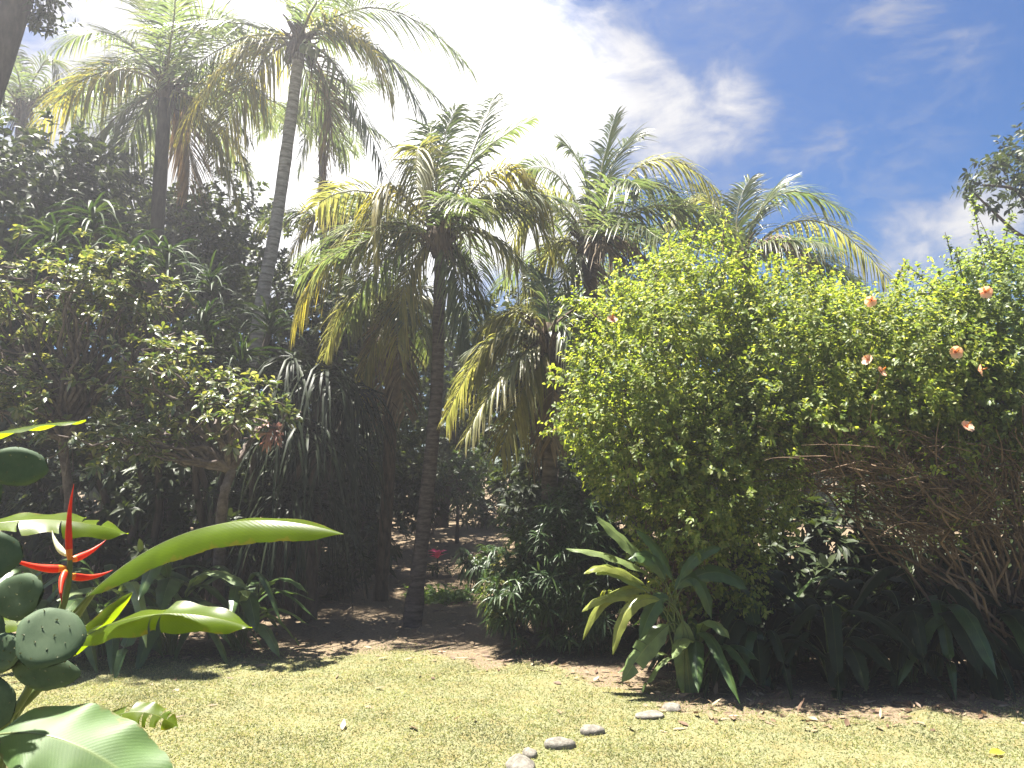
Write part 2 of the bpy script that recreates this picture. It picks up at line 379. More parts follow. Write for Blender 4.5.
# fallen leaves on the soil and along the turf edge
n = 6500
ly = 6.6+rng.random(n)**1.3*14; lx = (rng.random(n)*2-1)*(ly*.72)
keep = rng.random(n) < np.clip(1.05-turf_amount(lx, ly), .012, 1)
lx, ly = lx[keep], ly[keep]; n = len(lx)
lb = MB(); d = rdir(n); d[:, 2] = rng.normal(size=n)*.15
u = rdir(n)*.5; u[:, 2] += 1
leaves(lb, np.stack([lx, ly, gz(lx, ly)+.012], 1), d, u, .05+rng.random(n)*.10, .02+rng.random(n)*.035, (.2, 1, .75, .08), -.1, .3)
tag(lb.build('leaf_litter', M['litter']), 'brown fallen leaves scattered over the shaded soil', 'leaf litter', kind='stuff')
leaf_p = on_ground(990, 757)
yb = MB(); leaves(yb, [leaf_p+[0, 0, .03]], [(1, .2, .05)], [(0, -.4, 1)], .13, .07, (.1, .8, 1, .7, .05), .1, .25)
o = yb.build('fallen_leaf', M['yellow_leaf'], origin=leaf_p); tag(o, 'bright yellow fallen leaf lying on the lawn at right', 'leaf')

# ------------------------------------------------------------------ palms
LEAFLET = (.4, 1, .9, .62, .05)
def frond(parent, base, ctrl, tip, mat='palm', leafL=.75, hang=.55, nl=64, roll=0.0, width=.032, dead=False):
    m = 26
    C = bez(base, ctrl, tip, m)
    C += np.cumsum(rng.normal(size=(m, 3))*.006, 0)
    mb = MB(); t = np.linspace(.10, .995, nl)
    idx = t*(m-1); i0 = np.minimum(idx.astype(int), m-2); fr = (idx-i0)[:, None]
    P = C[i0]*(1-fr)+C[i0+1]*fr
    T = nrm(np.gradient(C, axis=0)); T = nrm(T[i0]*(1-fr)+T[i0+1]*fr)
    hz = np.array([tip[0]-base[0], tip[1]-base[1], 0.0]); 
    if np.linalg.norm(hz) < .05: hz = np.array([1., 0, 0])
    S0 = nrm(np.cross(hz, [0, 0, 1.])); S = nrm(S0-T*(T@S0)[:, None]); Nn = np.cross(S, T)
    ra = roll*(0.3+t)[:, None]
    S, Nn = S*np.cos(ra)+Nn*np.sin(ra), Nn*np.cos(ra)-S*np.sin(ra)
    prof = np.interp(t, [0, .12, .35, .7, .9, 1], [.35, .7, 1, .85, .55, .35])
    for sg in (-1, 1):
        keep = rng.random(nl) > .07
        k = keep.sum()
        fwd = np.interp(t, [0, 1], [.45, 1.25])[keep][:, None]+rng.normal(size=(k, 1))*.10
        D = nrm(T[keep]*fwd+S[keep]*sg+Nn[keep]*(.16+rng.normal(size=(k, 1))*.15)+rng.normal(size=(k, 3))*.07)
        L = leafL*prof[keep]*(.85+rng.random(k)*.3)
        leaves(mb, P[keep]+S[keep]*sg*.01, D, Nn[keep]+S[keep]*sg*.3, L, width*(.8+rng.random(k)*.4), LEAFLET,
               np.clip(hang*.85*(.55+rng.random(k)*.8), 0, 1.6), .35)
    o = mb.build('frond', M[mat], parent)
    rb = MB(); tt = np.linspace(0, 1, m); Ln = np.linalg.norm(np.diff(C, axis=0), axis=1).sum()
    tubes(rb, C, np.interp(tt, [0, .08, .3, 1], [.042, .028, .018, .004])*min(1.1, .35+Ln/4), 5)
    rb.build('midrib', M['rachis_dead' if dead else 'rachis'], o)
    return o

def palm_trunk(root, path, r0, r1, mat, sides=12):
    m = 40; C = catmull(path, m); t = np.linspace(0, 1, m)
    rad = r1+(r0-r1)*(1-t)**1.6+.4*r0*np.exp(-t*m/2.2)+rng.normal(size=m)*.004
    mb = MB(); tubes(mb, C, rad, sides)
    return mb.build('trunk', M[mat], root)

def fibre_heart(root, c, up=.55, r=.17):
    """dark fibrous sheaths and old leaf stubs where the fronds leave the trunk"""
    mb = MB(); m = 9; t = np.linspace(0, 1, m)
    P = np.stack([np.full(m, c[0]), np.full(m, c[1]), c[2]-.55*up+up*1.1*t], 1)
    tubes(mb, P, r*np.interp(t, [0, .25, .6, 1], [.7, 1, 1.05, .25]), 10)
    k = 26; ang = rng.random(k)*6.28; zz = rng.random(k)
    B = c+np.stack([np.cos(ang)*r*.7, np.sin(ang)*r*.7, (zz-.45)*up], 1)
    out = np.stack([np.cos(ang), np.sin(ang), np.full(k, .9)], 1)
    tubes(mb, bez(B, B+out*.14, B+out*.25+np.array([0, 0, -.03]), 5), np.linspace(.04, .012, 5)*(r/.17), 5)
    # shaggy hanging fibres
    k = 70; ang = rng.random(k)*6.28
    B = c+np.stack([np.cos(ang)*r, np.sin(ang)*r, (rng.random(k)-.6)*up], 1)
    leaves(mb, B, np.stack([np.cos(ang)*.4, np.sin(ang)*.4, np.full(k, -1.)], 1), rdir(k), .15+rng.random(k)*.35, .03, (.6, 1, .2), .2)
    return mb.build('leaf_base', M['fibre'], root)

def coconuts(root, c, k, dead=False):
    for j in range(k):
        ang = rng.random()*6.28; p = c+np.array([math.cos(ang)*.26, math.sin(ang)*.26, -.28-rng.random()*.2])
        mb = MB(); m = 8; t = np.linspace(0, 1, m)
        P = p+np.stack([np.zeros(m), np.zeros(m), .11-.22*t], 1)
        tubes(mb, P, .085*np.sqrt(np.clip(1-(2*t-1)**2, .002, 1)), 9)
        tubes(mb, bez(c+[0, 0, -.1], (c+p)/2+[0, 0, .1], p+[0, 0, .1], 5), .012, 4)
        mb.build('coconut', M['helic_stem'], root)

def palm(label, crown_px, Y, base_pt, fronds, extra=8, r0=.15, r1=.10, bark='palm_bark', mid=None, leafL=.75, fl=2.4,
         hang=.6, fill='palm', nuts=0, nl=62, width=.036, group='coconut palms round the clearing', heart=.17):
    c = at(*crown_px, Y)
    base = np.array(base_pt, float); base[2] = float(gz(base[0], base[1]))
    root = thing('coconut_palm', base, label, 'palm tree', group)
    path = [base-[0, 0, .1]]+([np.array(p) for p in mid] if mid else [])+[c-[0, 0, .12]]
    if len(path) == 2: path.insert(1, (path[0]+path[1])/2+np.array([.05, 0, 0]))
    palm_trunk(root, path, r0, r1, bark)
    fibre_heart(root, c, r=heart)
    for f in fronds:
        (mx, my), (tx, ty), dy = f[0], f[1], f[2]
        mat = f[3] if len(f) > 3 else 'palm'; hg = f[4] if len(f) > 4 else hang; ro = f[5] if len(f) > 5 else rng.normal()*.25
        tip = at(tx, ty, Y+dy); midp = at(mx, my, Y+dy*.5)
        ctrl = 2*midp-.5*(c+tip)          # curve passes through midp
        frond(root, c, ctrl, tip, mat, leafL, hg, nl, ro, width, mat == 'palm_dead')
    for j in range(extra):               # the rest of the crown, mostly to the back and front
        ang = j*2.4+rng.random()*.6
        el = rng.uniform(.15, 1.15); L = fl*rng.uniform(.8, 1.1)
        h = np.array([math.cos(ang), math.sin(ang), 0])
        ctrl = c+h*L*.45*math.cos(el)+np.array([0, 0, L*.62*math.sin(el)])
        tip = c+h*L*.95+np.array([0, 0, L*(.85*math.sin(el)-.5)])
        frond(root, c, ctrl, tip, fill, leafL, hang, nl, rng.normal()*.3, width)
    coconuts(root, c, nuts)
    return root

Yp = on_ground(411, 626)
P3Y = Yp[1]+.1
palm('leaning coconut palm with bare ringed trunk standing alone at the lawn edge', (440, 238), P3Y, Yp, [
    ((440, 160), (462, 106), .3, 'palm', .7), ((420, 150), (414, 190), -.6, 'palm_sunlit', .9), ((428, 150), (436, 122), .8, 'palm', .6),
    ((470, 165), (536, 116), .2, 'palm', .5), ((500, 172), (548, 212), -.3, 'palm_yellow', 1.1), ((505, 200), (560, 262), .6, 'palm_sunlit', .8),
    ((498, 238), (552, 322), -.3, 'palm_sunlit', .9), ((472, 275), (500, 352), .4, 'palm', .8), ((385, 190), (372, 262), -.5, 'palm_yellow', 1.2),
    ((352, 236), (296, 322), .1, 'palm_yellow', 1.1), ((368, 190), (312, 205), .7, 'palm_sunlit', .7), ((405, 275), (395, 352), -.3, 'palm_yellow', .9),
    ((380, 262), (345, 330), .6, 'palm', .9), ((462, 290), (470, 350), -.5, 'palm', .9), ((478, 140), (497, 100), 1.2, 'palm', .5)],
    extra=6, r0=.115, r1=.085, mid=[at(424, 520, P3Y), at(436, 400, P3Y), at(439, 310, P3Y)], leafL=.78, fl=2.2)
palm('tall slender coconut palm with pale trunk leaning right above the strap leaves', (300, 40), 14.0, at(240, 470, 14.2), [
    ((385, 8), (470, 68), -.3, 'palm', .6), ((372, 45), (432, 130), .2, 'palm', .8), ((342, 80), (380, 178), -.5, 'palm', .7),
    ((235, 55), (182, 130), -.6, 'palm_yellow', .9), ((225, 22), (120, 30), .5, 'palm', .7), ((330, 95), (322, 180), .4, 'palm_dead', .4),
    ((345, -20), (400, -30), .4, 'palm', .5), ((270, -25), (225, -40), 0, 'palm', .5), ((320, -40), (335, -85), .4, 'palm', .4),
    ((350, 28), (392, 95), -1.0, 'palm_yellow', .9), ((255, 75), (215, 160), .8, 'palm_yellow', .9), ((310, 85), (345, 150), 1.0, 'palm', .7)],
    extra=3, r0=.145, r1=.105, bark='palm_bark_pale', mid=[at(256, 345, 14.1), at(276, 225, 14), at(292, 110, 14)], leafL=1.05, fl=3.3, nuts=4)
palm('coconut palm at left with yellowing lower frond and dark straight trunk', (166, 88), 14.8, at(150, 470, 14.8), [
    ((98, 72), (34, 132), -.2, 'palm_yellow', 1.0), ((115, 118), (56, 186), -.5, 'palm', .8), ((112, 32), (58, 46), .3, 'palm', .6),
    ((140, 5), (92, -8), .3, 'palm', .5), ((172, 5), (182, -45), .2, 'palm', .4), ((212, 20), (272, 62), -.3, 'palm', .7),
    ((225, 62), (262, 110), .6, 'palm', .8), ((205, 122), (238, 196), -.3, 'palm_yellow', .9), ((140, 120), (118, 178), .5, 'palm', .8),
    ((188, 120), (190, 190), .8, 'palm_dead', .6), ((125, 60), (62, 90), 1.0, 'palm', .8), ((200, 40), (235, 18), 1.2, 'palm', .6)],
    extra=4, r0=.15, r1=.125, bark='bark_dark', mid=[at(154, 300, 14.8), at(160, 180, 14.8)], leafL=1.1, fl=3.4, nuts=3)
palm('coconut palm with upright green spear fronds rising behind the left end of the hedge', (590, 250), 13.2, at(584, 560, 13.2), [
    ((600, 180), (614, 118), .2, 'palm', .3), ((612, 165), (645, 135), .5, 'palm', .4), ((582, 175), (560, 142), .3, 'palm', .4),
    ((645, 165), (715, 188), -.2, 'palm_sunlit', .8), ((650, 185), (700, 235), .4, 'palm', .8), ((660, 205), (738, 240), .8, 'palm', .8),
    ((545, 195), (508, 258), -.3, 'palm_sunlit', .9), ((548, 250), (520, 330), .2, 'palm_sunlit', .9), ((630, 245), (668, 300), -.4, 'palm_dead', .8),
    ((612, 250), (632, 300), -.8, 'palm_dead', .7), ((560, 180), (520, 175), .9, 'palm', .6), ((560, 280), (545, 360), -.5, 'palm', .8),
    ((588, 300), (575, 380), -.3, 'palm_dead', .6), ((615, 190), (640, 190), -1.5, 'palm', .6)],
    extra=6, r0=.16, r1=.12, leafL=.9, fl=2.5)
palm('coconut palm half hidden behind the middle of the hedge under blue sky', (742, 262), 14.5, at(744, 560, 14.5), [
    ((736, 215), (748, 180), .3, 'palm', .4), ((712, 200), (668, 222), 0, 'palm_sunlit', .8), ((778, 196), (846, 214), -.2, 'palm', .6),
    ((815, 222), (890, 282), .2, 'palm_sunlit', .8), ((800, 250), (872, 302), .7, 'palm', .7), ((700, 235), (660, 280), .5, 'palm', .8),
    ((762, 205), (790, 178), .9, 'palm', .4), ((720, 215), (700, 185), 1.0, 'palm', .5), ((785, 240), (820, 300), -.7, 'palm_dead', .7),
    ((720, 270), (700, 330), -.4, 'palm', .8)],
    extra=3, r0=.15, r1=.11, leafL=.9, fl=2.5)
palm('short coconut palm with pale drooping fronds between the lone trunk and the hedge', (548, 345), 10.1, at(543, 590, 10.1), [
    ((500, 338), (450, 415), -.3, 'palm_sunlit', .9), ((512, 365), (466, 440), -.6, 'palm_sunlit', .8), ((528, 385), (506, 448), -.5, 'palm_yellow', .9),
    ((570, 330), (575, 395), -.4, 'palm', .9), ((525, 310), (480, 330), .4, 'palm_sunlit', .8), ((555, 380), (552, 445), -.3, 'palm_dead', .6),
    ((540, 390), (530, 470), .2, 'palm_dead', .5), ((570, 300), (610, 330), .5, 'palm', .8), ((545, 300), (535, 270), .6, 'palm', .6)],
    extra=2, r0=.12, r1=.095, leafL=.6, fl=1.3)
palm('dark shaggy coconut palm with creeper on its thin trunk behind the lone trunk', (392, 318), 12.4, on_ground(380, 600), [
    ((352, 300), (322, 365), -.2, 'palm_sunlit', .9), ((425, 300), (440, 370), .3, 'palm_sunlit', .9), ((372, 345), (362, 400), -.4, 'palm_yellow', .9),
    ((400, 350), (405, 415), -.4, 'palm_dead', .8), ((370, 285), (330, 275), .6, 'palm', .7), ((398, 272), (405, 230), .6, 'palm', .5),
    ((425, 330), (432, 420), -.2, 'palm', .8), ((385, 350), (382, 420), .2, 'palm_dead', .7)],
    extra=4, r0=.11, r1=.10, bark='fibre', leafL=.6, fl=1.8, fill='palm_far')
palm('far thin coconut palm seen between the two tall palms', (322, 118), 21, at(326, 470, 21), [
    ((300, 105), (282, 135), 0, 'palm_far', .7), ((345, 105), (362, 140), .2, 'palm_far', .7), ((318, 95), (312, 75), 0, 'palm_far', .4),
    ((335, 130), (345, 170), -.3, 'palm_far', .7), ((308, 135), (300, 175), .3, 'palm_far', .7)], extra=6, r0=.13, r1=.11, leafL=.7, fl=2.2, nl=46, width=.04)
palm('coconut palm close behind the left palm with a second thin dark trunk', (184, 112), 18, at(178, 470, 18), [
    ((215, 100), (250, 140), 0, 'palm_far', .8), ((150, 105), (118, 150), .2, 'palm_far', .8), ((190, 150), (205, 205), .2, 'palm_dead', .7),
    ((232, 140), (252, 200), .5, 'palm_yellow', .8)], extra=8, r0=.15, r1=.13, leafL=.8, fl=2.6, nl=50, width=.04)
palm('coconut palm at far left edge with thin grey fronds against bright sky', (22, 110), 19, at(15, 470, 19), [
    ((48, 60), (62, 95), 0, 'palm_far', .6), ((20, 60), (8, 30), .2, 'palm_far', .5), ((60, 95), (85, 150), .3, 'palm_far', .8),
    ((-20, 100), (-50, 150), 0, 'palm_far', .8)], extra=8, r0=.15, r1=.13, leafL=.8, fl=2.8, nl=50, width=.04)
palm('low young coconut palm with yellowing fronds right of the pale leaning trunk', (338, 232), 17, at(335, 520, 17), [
    ((315, 215), (290, 260), 0, 'palm_yellow', .9), ((362, 212), (385, 260), .2, 'palm_far', .9), ((332, 200), (320, 180), .2, 'palm_far', .5),
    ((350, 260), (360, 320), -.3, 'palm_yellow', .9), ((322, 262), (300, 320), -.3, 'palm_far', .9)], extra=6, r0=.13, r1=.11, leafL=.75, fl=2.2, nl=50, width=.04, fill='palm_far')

# ------------------------------------------------------------------ leafy crowns
def blob_points(blobs, n, shell=.35):
    """n points inside a union of ellipsoids, crowded towards their skins; returns points and outward directions"""
    P, O = [], []
    vol = np.array([b[1][0]*b[1][1]*b[1][2] for b in blobs])**.7; cnt = rng.multinomial(n, vol/vol.sum())
    for (c, r), k in zip(blobs, cnt):
        d = rdir(k); lump = 1+.16*np.sin(d[:, 0]*5+c[0]*3)*np.sin(d[:, 1]*4+c[1])+.14*np.sin(d[:, 2]*6+d[:, 0]*4+c[2]*2)
        rr = (1-shell*rng.random(k)**1.5)*lump
        P.append(np.array(c)+d*rr[:, None]*np.array(r)); O.append(nrm(d/np.array(r)))
    return np.concatenate(P), np.concatenate(O)

def sprigs(mb, P, A, m, axis_len, L, W, spread=.9, prof=(.15, 1, .06), droop=.2, fold=.3, tipclump=0.0, mi=0, jitter=.35):
    n = len(P); A = nrm(A)
    s = rng.random((n, m)); s = tipclump+(1-tipclump)*s
    ref = nrm(np.cross(A, rdir(n))); ref2 = np.cross(A, ref)
    ang = np.arange(m)[None]*2.4+rng.random((n, 1))*6.28+rng.normal(size=(n, m))*.3
    rad = ref[:, None]*np.cos(ang)[..., None]+ref2[:, None]*np.sin(ang)[..., None]
    D = A[:, None]*(1-spread*.55)+rad*spread+rng.normal(size=(n, m, 3))*jitter*.4
    axl = np.broadcast_to(axis_len, (n,))[:, None, None]
    B = P[:, None]+A[:, None]*axl*s[..., None]
    U = A[:, None]*.9+rng.normal(size=(n, m, 3))*jitter
    U[..., 2] += .5
    nn = n*m
    leaves(mb, B.reshape(-1, 3), D.reshape(-1, 3), U.reshape(-1, 3), L*(.65+rng.random(nn)*.6), W*(.7+rng.random(nn)*.6), prof,
           np.clip(droop+rng.normal(size=nn)*.1, 0, 2), fold, mi)

def branches(mb, base, tips, r=.03, r_tip=.005, m=9, bow=.25, sides=5, mi=0, wob=.03):
    n = len(tips); base = np.broadcast_to(base, (n, 3)).astype(float)
    mid = base*.5+tips*.5; L = np.linalg.norm(tips-base, axis=1)[:, None]
    mid = mid+rng.normal(size=(n, 3))*L*.12; mid[:, 2] += bow*L[:, 0]*.5
    P = bez(base, mid, tips, m)
    w = rng.normal(size=P.shape)*wob*L[:, None]*.35; w[:, 0] = 0; w[:, -1] = 0
    P = P+w
    tubes(mb, P, np.linspace(1, r_tip/r, m)*(r*np.ones((n, 1))), sides, mi)

# --- the big flowering hedge on the right
HY = 8.4
def hedge(name, label, base, blobs, nspr, mat, nbr, leafL=.064, leafW=.036, extra_sprays=None, low_twigs=0, cat='shrub', twig_to=None):
    base = np.array(base, float); base[2] = float(gz(base[0], base[1]))
    root = thing(name, base, label, cat, 'flowering shrubs of the right hand hedge')
    P, O = blob_points(blobs, nspr, .45)
    k = np.sin(P[:, 0]*4.3+P[:, 2]*2)*np.sin(P[:, 2]*5.1+P[:, 0])*np.sin(P[:, 1]*4)
    sel = (P[:, 2] > .25) & (rng.random(len(P)) < .72+.5*k)
    P, O = P[sel], O[sel]
    A = nrm(O*.8+rdir(len(P))*.5+np.array([0, -.05, .55]))
    mb = MB()
    sprigs(mb, P, A, 11, .22, leafL, leafW, .85, (.15, .9, .8, .05), .25, .3)
    # long thin shoots standing out of the top
    top = P[np.argsort(-P[:, 2]-.6*rng.random(len(P)))[:60:4]]
    st = MB()
    if extra_sprays:
        for (b, t) in extra_sprays:
            b, t = np.array(b), np.array(t)
            C = bez(b, (b+t)/2+np.array([0, 0, .12]), t, 10); tubes(st, C, np.linspace(.010, .003, 10), 4)
            k2 = 22; ii = rng.random(k2)*.85+.15; Q = b+(t-b)*ii[:, None]+np.array([0, 0, .24])*(ii*(1-ii))[:, None]
            sprigs(mb, Q, np.tile(nrm(t-b), (k2, 1))+rdir(k2)*.7, 4, .05, leafL*.9, leafW*.8, .9)
    tips = top+nrm(rdir(len(top))*.5+np.array([0, 0, 1.]))*rng.uniform(.2, .55, (len(top), 1))
    tubes(st, bez(top, (top+tips)/2+rdir(len(top))*.04, tips, 6), np.linspace(.007, .002, 6), 4)
    for tt in (.35, .6, .8, 1.0):
        sprigs(mb, top+(tips-top)*tt, nrm(tips-top)+rdir(len(top))*.4, 4, .06, leafL*.85, leafW*.8, .85)
    mb.build('foliage', M[mat], root)
    # woody framework
    c = np.mean([b[0] for b in blobs], 0)
    sel = rng.permutation(len(P))[:nbr]
    T = P[sel]*.8+c*.2+rng.normal(size=(nbr, 3))*.1
    branches(st, base+rng.normal(size=(nbr, 3))*np.array([.14, .14, 0]), T, .019, .004, 12, .35, wob=.085)
    # crossing twigs in the hollow below the leaves
    if low_twigs:
        Q, _ = blob_points(twig_to, low_twigs, 1.0)
        d = rdir(low_twigs, .1); d[:, 0] -= .9; d[:, 2] = d[:, 2]*.45+.22; d = nrm(d)
        L = rng.uniform(.2, .8, (low_twigs, 1))
        tubes(st, bez(Q, Q+d*L*.5+rng.normal(size=Q.shape)*.08, Q+d*L, 6), np.linspace(1, .35, 6)*rng.uniform(.003, .008, (low_twigs, 1)), 4)
        lf = MB(); Q2, _ = blob_points(twig_to, int(low_twigs*.25), 1.0)
        sprigs(lf, Q2, rdir(len(Q2), .3), 5, .12, leafL*.9, leafW, .9)
        lf.build('inner_leaves', M[mat], root)
    st.build('branches', M['twig'], root)
    return root, P, O

def flower(root, p, facing, r=.085):
    """five overlapping ruffled petals, a dark eye and a stamen column"""
    f = nrm(np.array(facing, float)); a = nrm(np.cross(f, [0, 0, 1.])); b = np.cross(a, f)
    k = 5; ang = np.arange(k)*2*math.pi/k+rng.random()
    D = (a*np.cos(ang)[:, None]+b*np.sin(ang)[:, None])+f*.45
    mb = MB(); leaves(mb, np.tile(p, (k, 1)), D, np.tile(f, (k, 1)), r, r*1.05, (.25, .75, 1, .95, .55), .12, .18)
    o = mb.build('flower', M['flower'], root)
    mb = MB(); leaves(mb, np.tile(p+f*.006, (k, 1)), D, np.tile(f, (k, 1)), r*.22, r*.25, (.5, 1, .3), .05, .1)
    mb.build('flower_eye', M['flower_core'], o)
    mb = MB(); tubes(mb, bez(p, p+f*r*.6, p+f*r*1.1+np.array([0, 0, .01]), 5), np.array([.006, .005, .005, .008, .004]), 5)
    mb.build('stamen', M['bract_base'], o)

E = lambda px, py, Y, r: (at(px, py, Y), r)
hA, PA, OA = hedge('hibiscus_shrub', 'bright green leafy shrub at the left end of the hedge beside the palms', at(690, 660, 8.9), [
    E(660, 360, 8.8, (1.05, 1.0, .9)), E(690, 300, 9.0, (.75, .8, .62)), E(625, 420, 8.6, (.72, .8, .72)), E(710, 440, 8.5, (.8, .8, .7)), E(640, 470, 8.6, (.6, .7, .5)), E(735, 485, 8.4, (.65, .8, .55)), E(690, 520, 8.4, (.6, .7, .4)), E(700, 575, 8.5, (.75, .5, .45))],
    6200, 'hedge', 60, extra_sprays=[(at(680, 275, 9), at(688, 232, 9.1)), (at(600, 320, 8.8), at(562, 300, 8.7)), (at(580, 430, 8.6), at(545, 435, 8.5))])
hB, PB, OB = hedge('hibiscus_shrub', 'wide green shrub with peach flowers and bare brown stems beneath', at(1015, 630, 8.3), [
    E(800, 372, 8.6, (.95, 1.0, .9)), E(895, 366, 8.4, (.95, 1.0, .82)), E(830, 415, 8.3, (.9, .8, .42)), E(780, 320, 9.0, (.6, .7, .5)), E(930, 390, 8.3, (.6, .8, .75)), E(760, 430, 8.5, (.6, .8, .5))],
    6200, 'hedge', 46, low_twigs=1000, twig_to=[E(880, 465, 8.1, (1.3, .8, .38)), E(945, 515, 8.0, (.8, .6, .42))],
    extra_sprays=[(at(890, 310, 8.4), at(905, 262, 8.4)), (at(905, 300, 8.4), at(985, 292, 8.3))])
hC, PC, OC = hedge('hibiscus_shrub', 'tall pale green shrub at the right edge with long shoots against the sky', at(1050, 640, 8.2), [
    E(1010, 340, 8.3, (.75, .9, .95)), E(1060, 400, 8.2, (.9, .9, 1.1)), E(985, 400, 8.2, (.6, .7, .6)), E(1000, 290, 8.6, (.5, .5, .45)), E(945, 350, 8.6, (.7, .8, .7))],
    4600, 'hedge_far', 45, low_twigs=260, twig_to=[E(985, 490, 8.1, (.7, .6, .55))],
    extra_sprays=[(at(985, 270, 8.3), at(972, 200, 8.3)), (at(1000, 270, 8.4), at(1012, 215, 8.3)), (at(960, 300, 8.3), at(945, 232, 8.3)),
                  (at(950, 310, 8.3), at(905, 265, 8.2)), (at(965, 290, 8.2), at(955, 250, 8.1))])
for px, py in ((868, 360), (880, 372), (955, 352), (871, 300), (612, 320)):
    flower(hB if px > 700 else hA, at(px, py, 7.35 if px > 700 else 7.9), (rng.normal()*.8-.2, -1, rng.normal()*.6+.3), .048+rng.random()*.026)
for px, py in ((978, 370), (966, 427), (985, 292)):
    flower(hC, at(px, py, 7.25), (rng.normal()*.8-.2, -1, rng.normal()*.6+.3), .048+rng.random()*.026)

# --- plumeria-like shrub on the left
def rosette_shrub(label, base, blobs, nros, mat, leafL=.13, leafW=.046, trunk=None, nbr=70, m=12):
    base = np.array(base, float); base[2] = float(gz(base[0], base[1]))
    root = thing('plumeria_shrub', base, label, 'shrub')
    P, O = blob_points(blobs, nros, .75)
    k0 = np.sin(P[:, 0]*3.3+P[:, 2]*2.4)*np.sin(P[:, 2]*4.1-P[:, 1]*2)
    sel = (P[:, 2] > .7) & (rng.random(len(P)) < .75+.6*k0); P, O = P[sel], O[sel]
    A = nrm(O*.45+rdir(len(P))*.5+np.array([0, -.15, .75]))
    mb = MB(); sprigs(mb, P, A, m, .09, leafL, leafW, 1.0, (.12, .55, 1, .85, .08), .3, .25, jitter=.5)
    mb.build('foliage', M[mat], root)
    st = MB()
    fork = [np.array(p) for p in (trunk or [base])]
    if trunk:
        tubes(st, catmull([base-[0, 0, .05]]+fork, 14), np.linspace(.085, .05, 14)+rng.normal(size=14)*.004, 8)
    sel = rng.permutation(len(P))[:nbr]
    branches(st, fork[-1], P[sel], .034, .009, 10, .2, 6, wob=.07)
    # side twigs
    k = 120; q = P[rng.integers(0, len(P), k)]; d = rdir(k); d[:, 2] = -np.abs(d[:, 2])*.5; d = nrm(d)
    L = rng.uniform(.15, .4, (k, 1)); tubes(st, bez(q, q+d*L*.5+rng.normal(size=q.shape)*.06, q+d*L, 6), np.linspace(.009, .014, 6), 5)
    st.build('branches', M['branch_grey'], root)
    return root
LY = 9.9
pl = rosette_shrub('tangled grey stemmed shrub with rosettes of yellow green leaves at left', on_ground(217, 626), [
    E(225, 405, LY, (.85, .7, .45)), E(150, 370, LY, (.8, .8, .5)), E(240, 425, LY-.4, (.5, .4, .3)), E(120, 440, LY-.2, (.9, .6, .4))],
    440, 'plumeria', trunk=[at(222, 510, LY), at(232, 470, LY)], nbr=38)
mb = MB(); q = at(278, 432, LY-.5); P = q+rng.normal(size=(8, 3))*.10
sprigs(mb, P, rdir(8, -.3), 8, .08, .13, .04, 1.0, droop=.5); mb.build('dry_leaves', M['pink_dry'], pl)
rosette_shrub('large rosette leaved shrub at the left edge with bright upper leaves', at(60, 640, LY+.6), [
    E(90, 290, LY+.6, (1.0, .8, .75)), E(20, 300, LY+.5, (.9, .8, .8)), E(30, 400, LY+.2, (.9, .7, .6)), E(150, 300, LY+.8, (.6, .6, .5))],
    620, 'plumeria', trunk=[at(70, 520, LY+.5), at(62, 440, LY+.5)], nbr=46)

# --- strap-leaved screw pines
def screw_pine(label, base, heads, L, W, mat, m=60, droop=.8, r=.06, spread=.95, group='screw pines with long strap leaves'):
    base = np.array(base, float); base[2] = float(gz(base[0], base[1]))
    root = thing('screw_pine', base, label, 'shrub', group)
    st = MB()
    H = np.array(heads)
    branches(st, base+rng.normal(size=(len(H), 3))*[.1, .1, 0], H, r, r*.7, 9, .05, 7, wob=.03)
    st.build('stems', M['bark_dark'], root)
    for h in H:
        mb = MB(); sprigs(mb, h[None]-[[0, 0, .15]], np.array([[rng.normal()*.15, rng.normal()*.15-.1, 1.]]), m, .4, L, W, spread, (.8, 1, .9, .75, .5, .05), droop, .3, jitter=.5)
        mb.build('leaf_head', M[mat], root)
    return root
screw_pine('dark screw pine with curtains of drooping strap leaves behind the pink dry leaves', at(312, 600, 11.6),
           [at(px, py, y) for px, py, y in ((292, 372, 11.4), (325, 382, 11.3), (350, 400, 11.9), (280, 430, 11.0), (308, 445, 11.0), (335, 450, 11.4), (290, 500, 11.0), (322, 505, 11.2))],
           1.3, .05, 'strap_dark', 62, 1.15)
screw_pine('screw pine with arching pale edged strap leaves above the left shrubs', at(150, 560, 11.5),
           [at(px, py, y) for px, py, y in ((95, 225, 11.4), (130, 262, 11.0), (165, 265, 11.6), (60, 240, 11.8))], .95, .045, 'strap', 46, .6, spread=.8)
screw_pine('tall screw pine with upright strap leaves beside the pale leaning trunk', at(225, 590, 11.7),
           [at(px, py, y) for px, py, y in ((205, 330, 11.4), (238, 365, 11.4), (215, 290, 11.9), (270, 330, 12.4))], .95, .042, 'strap', 46, .5, spread=.7)

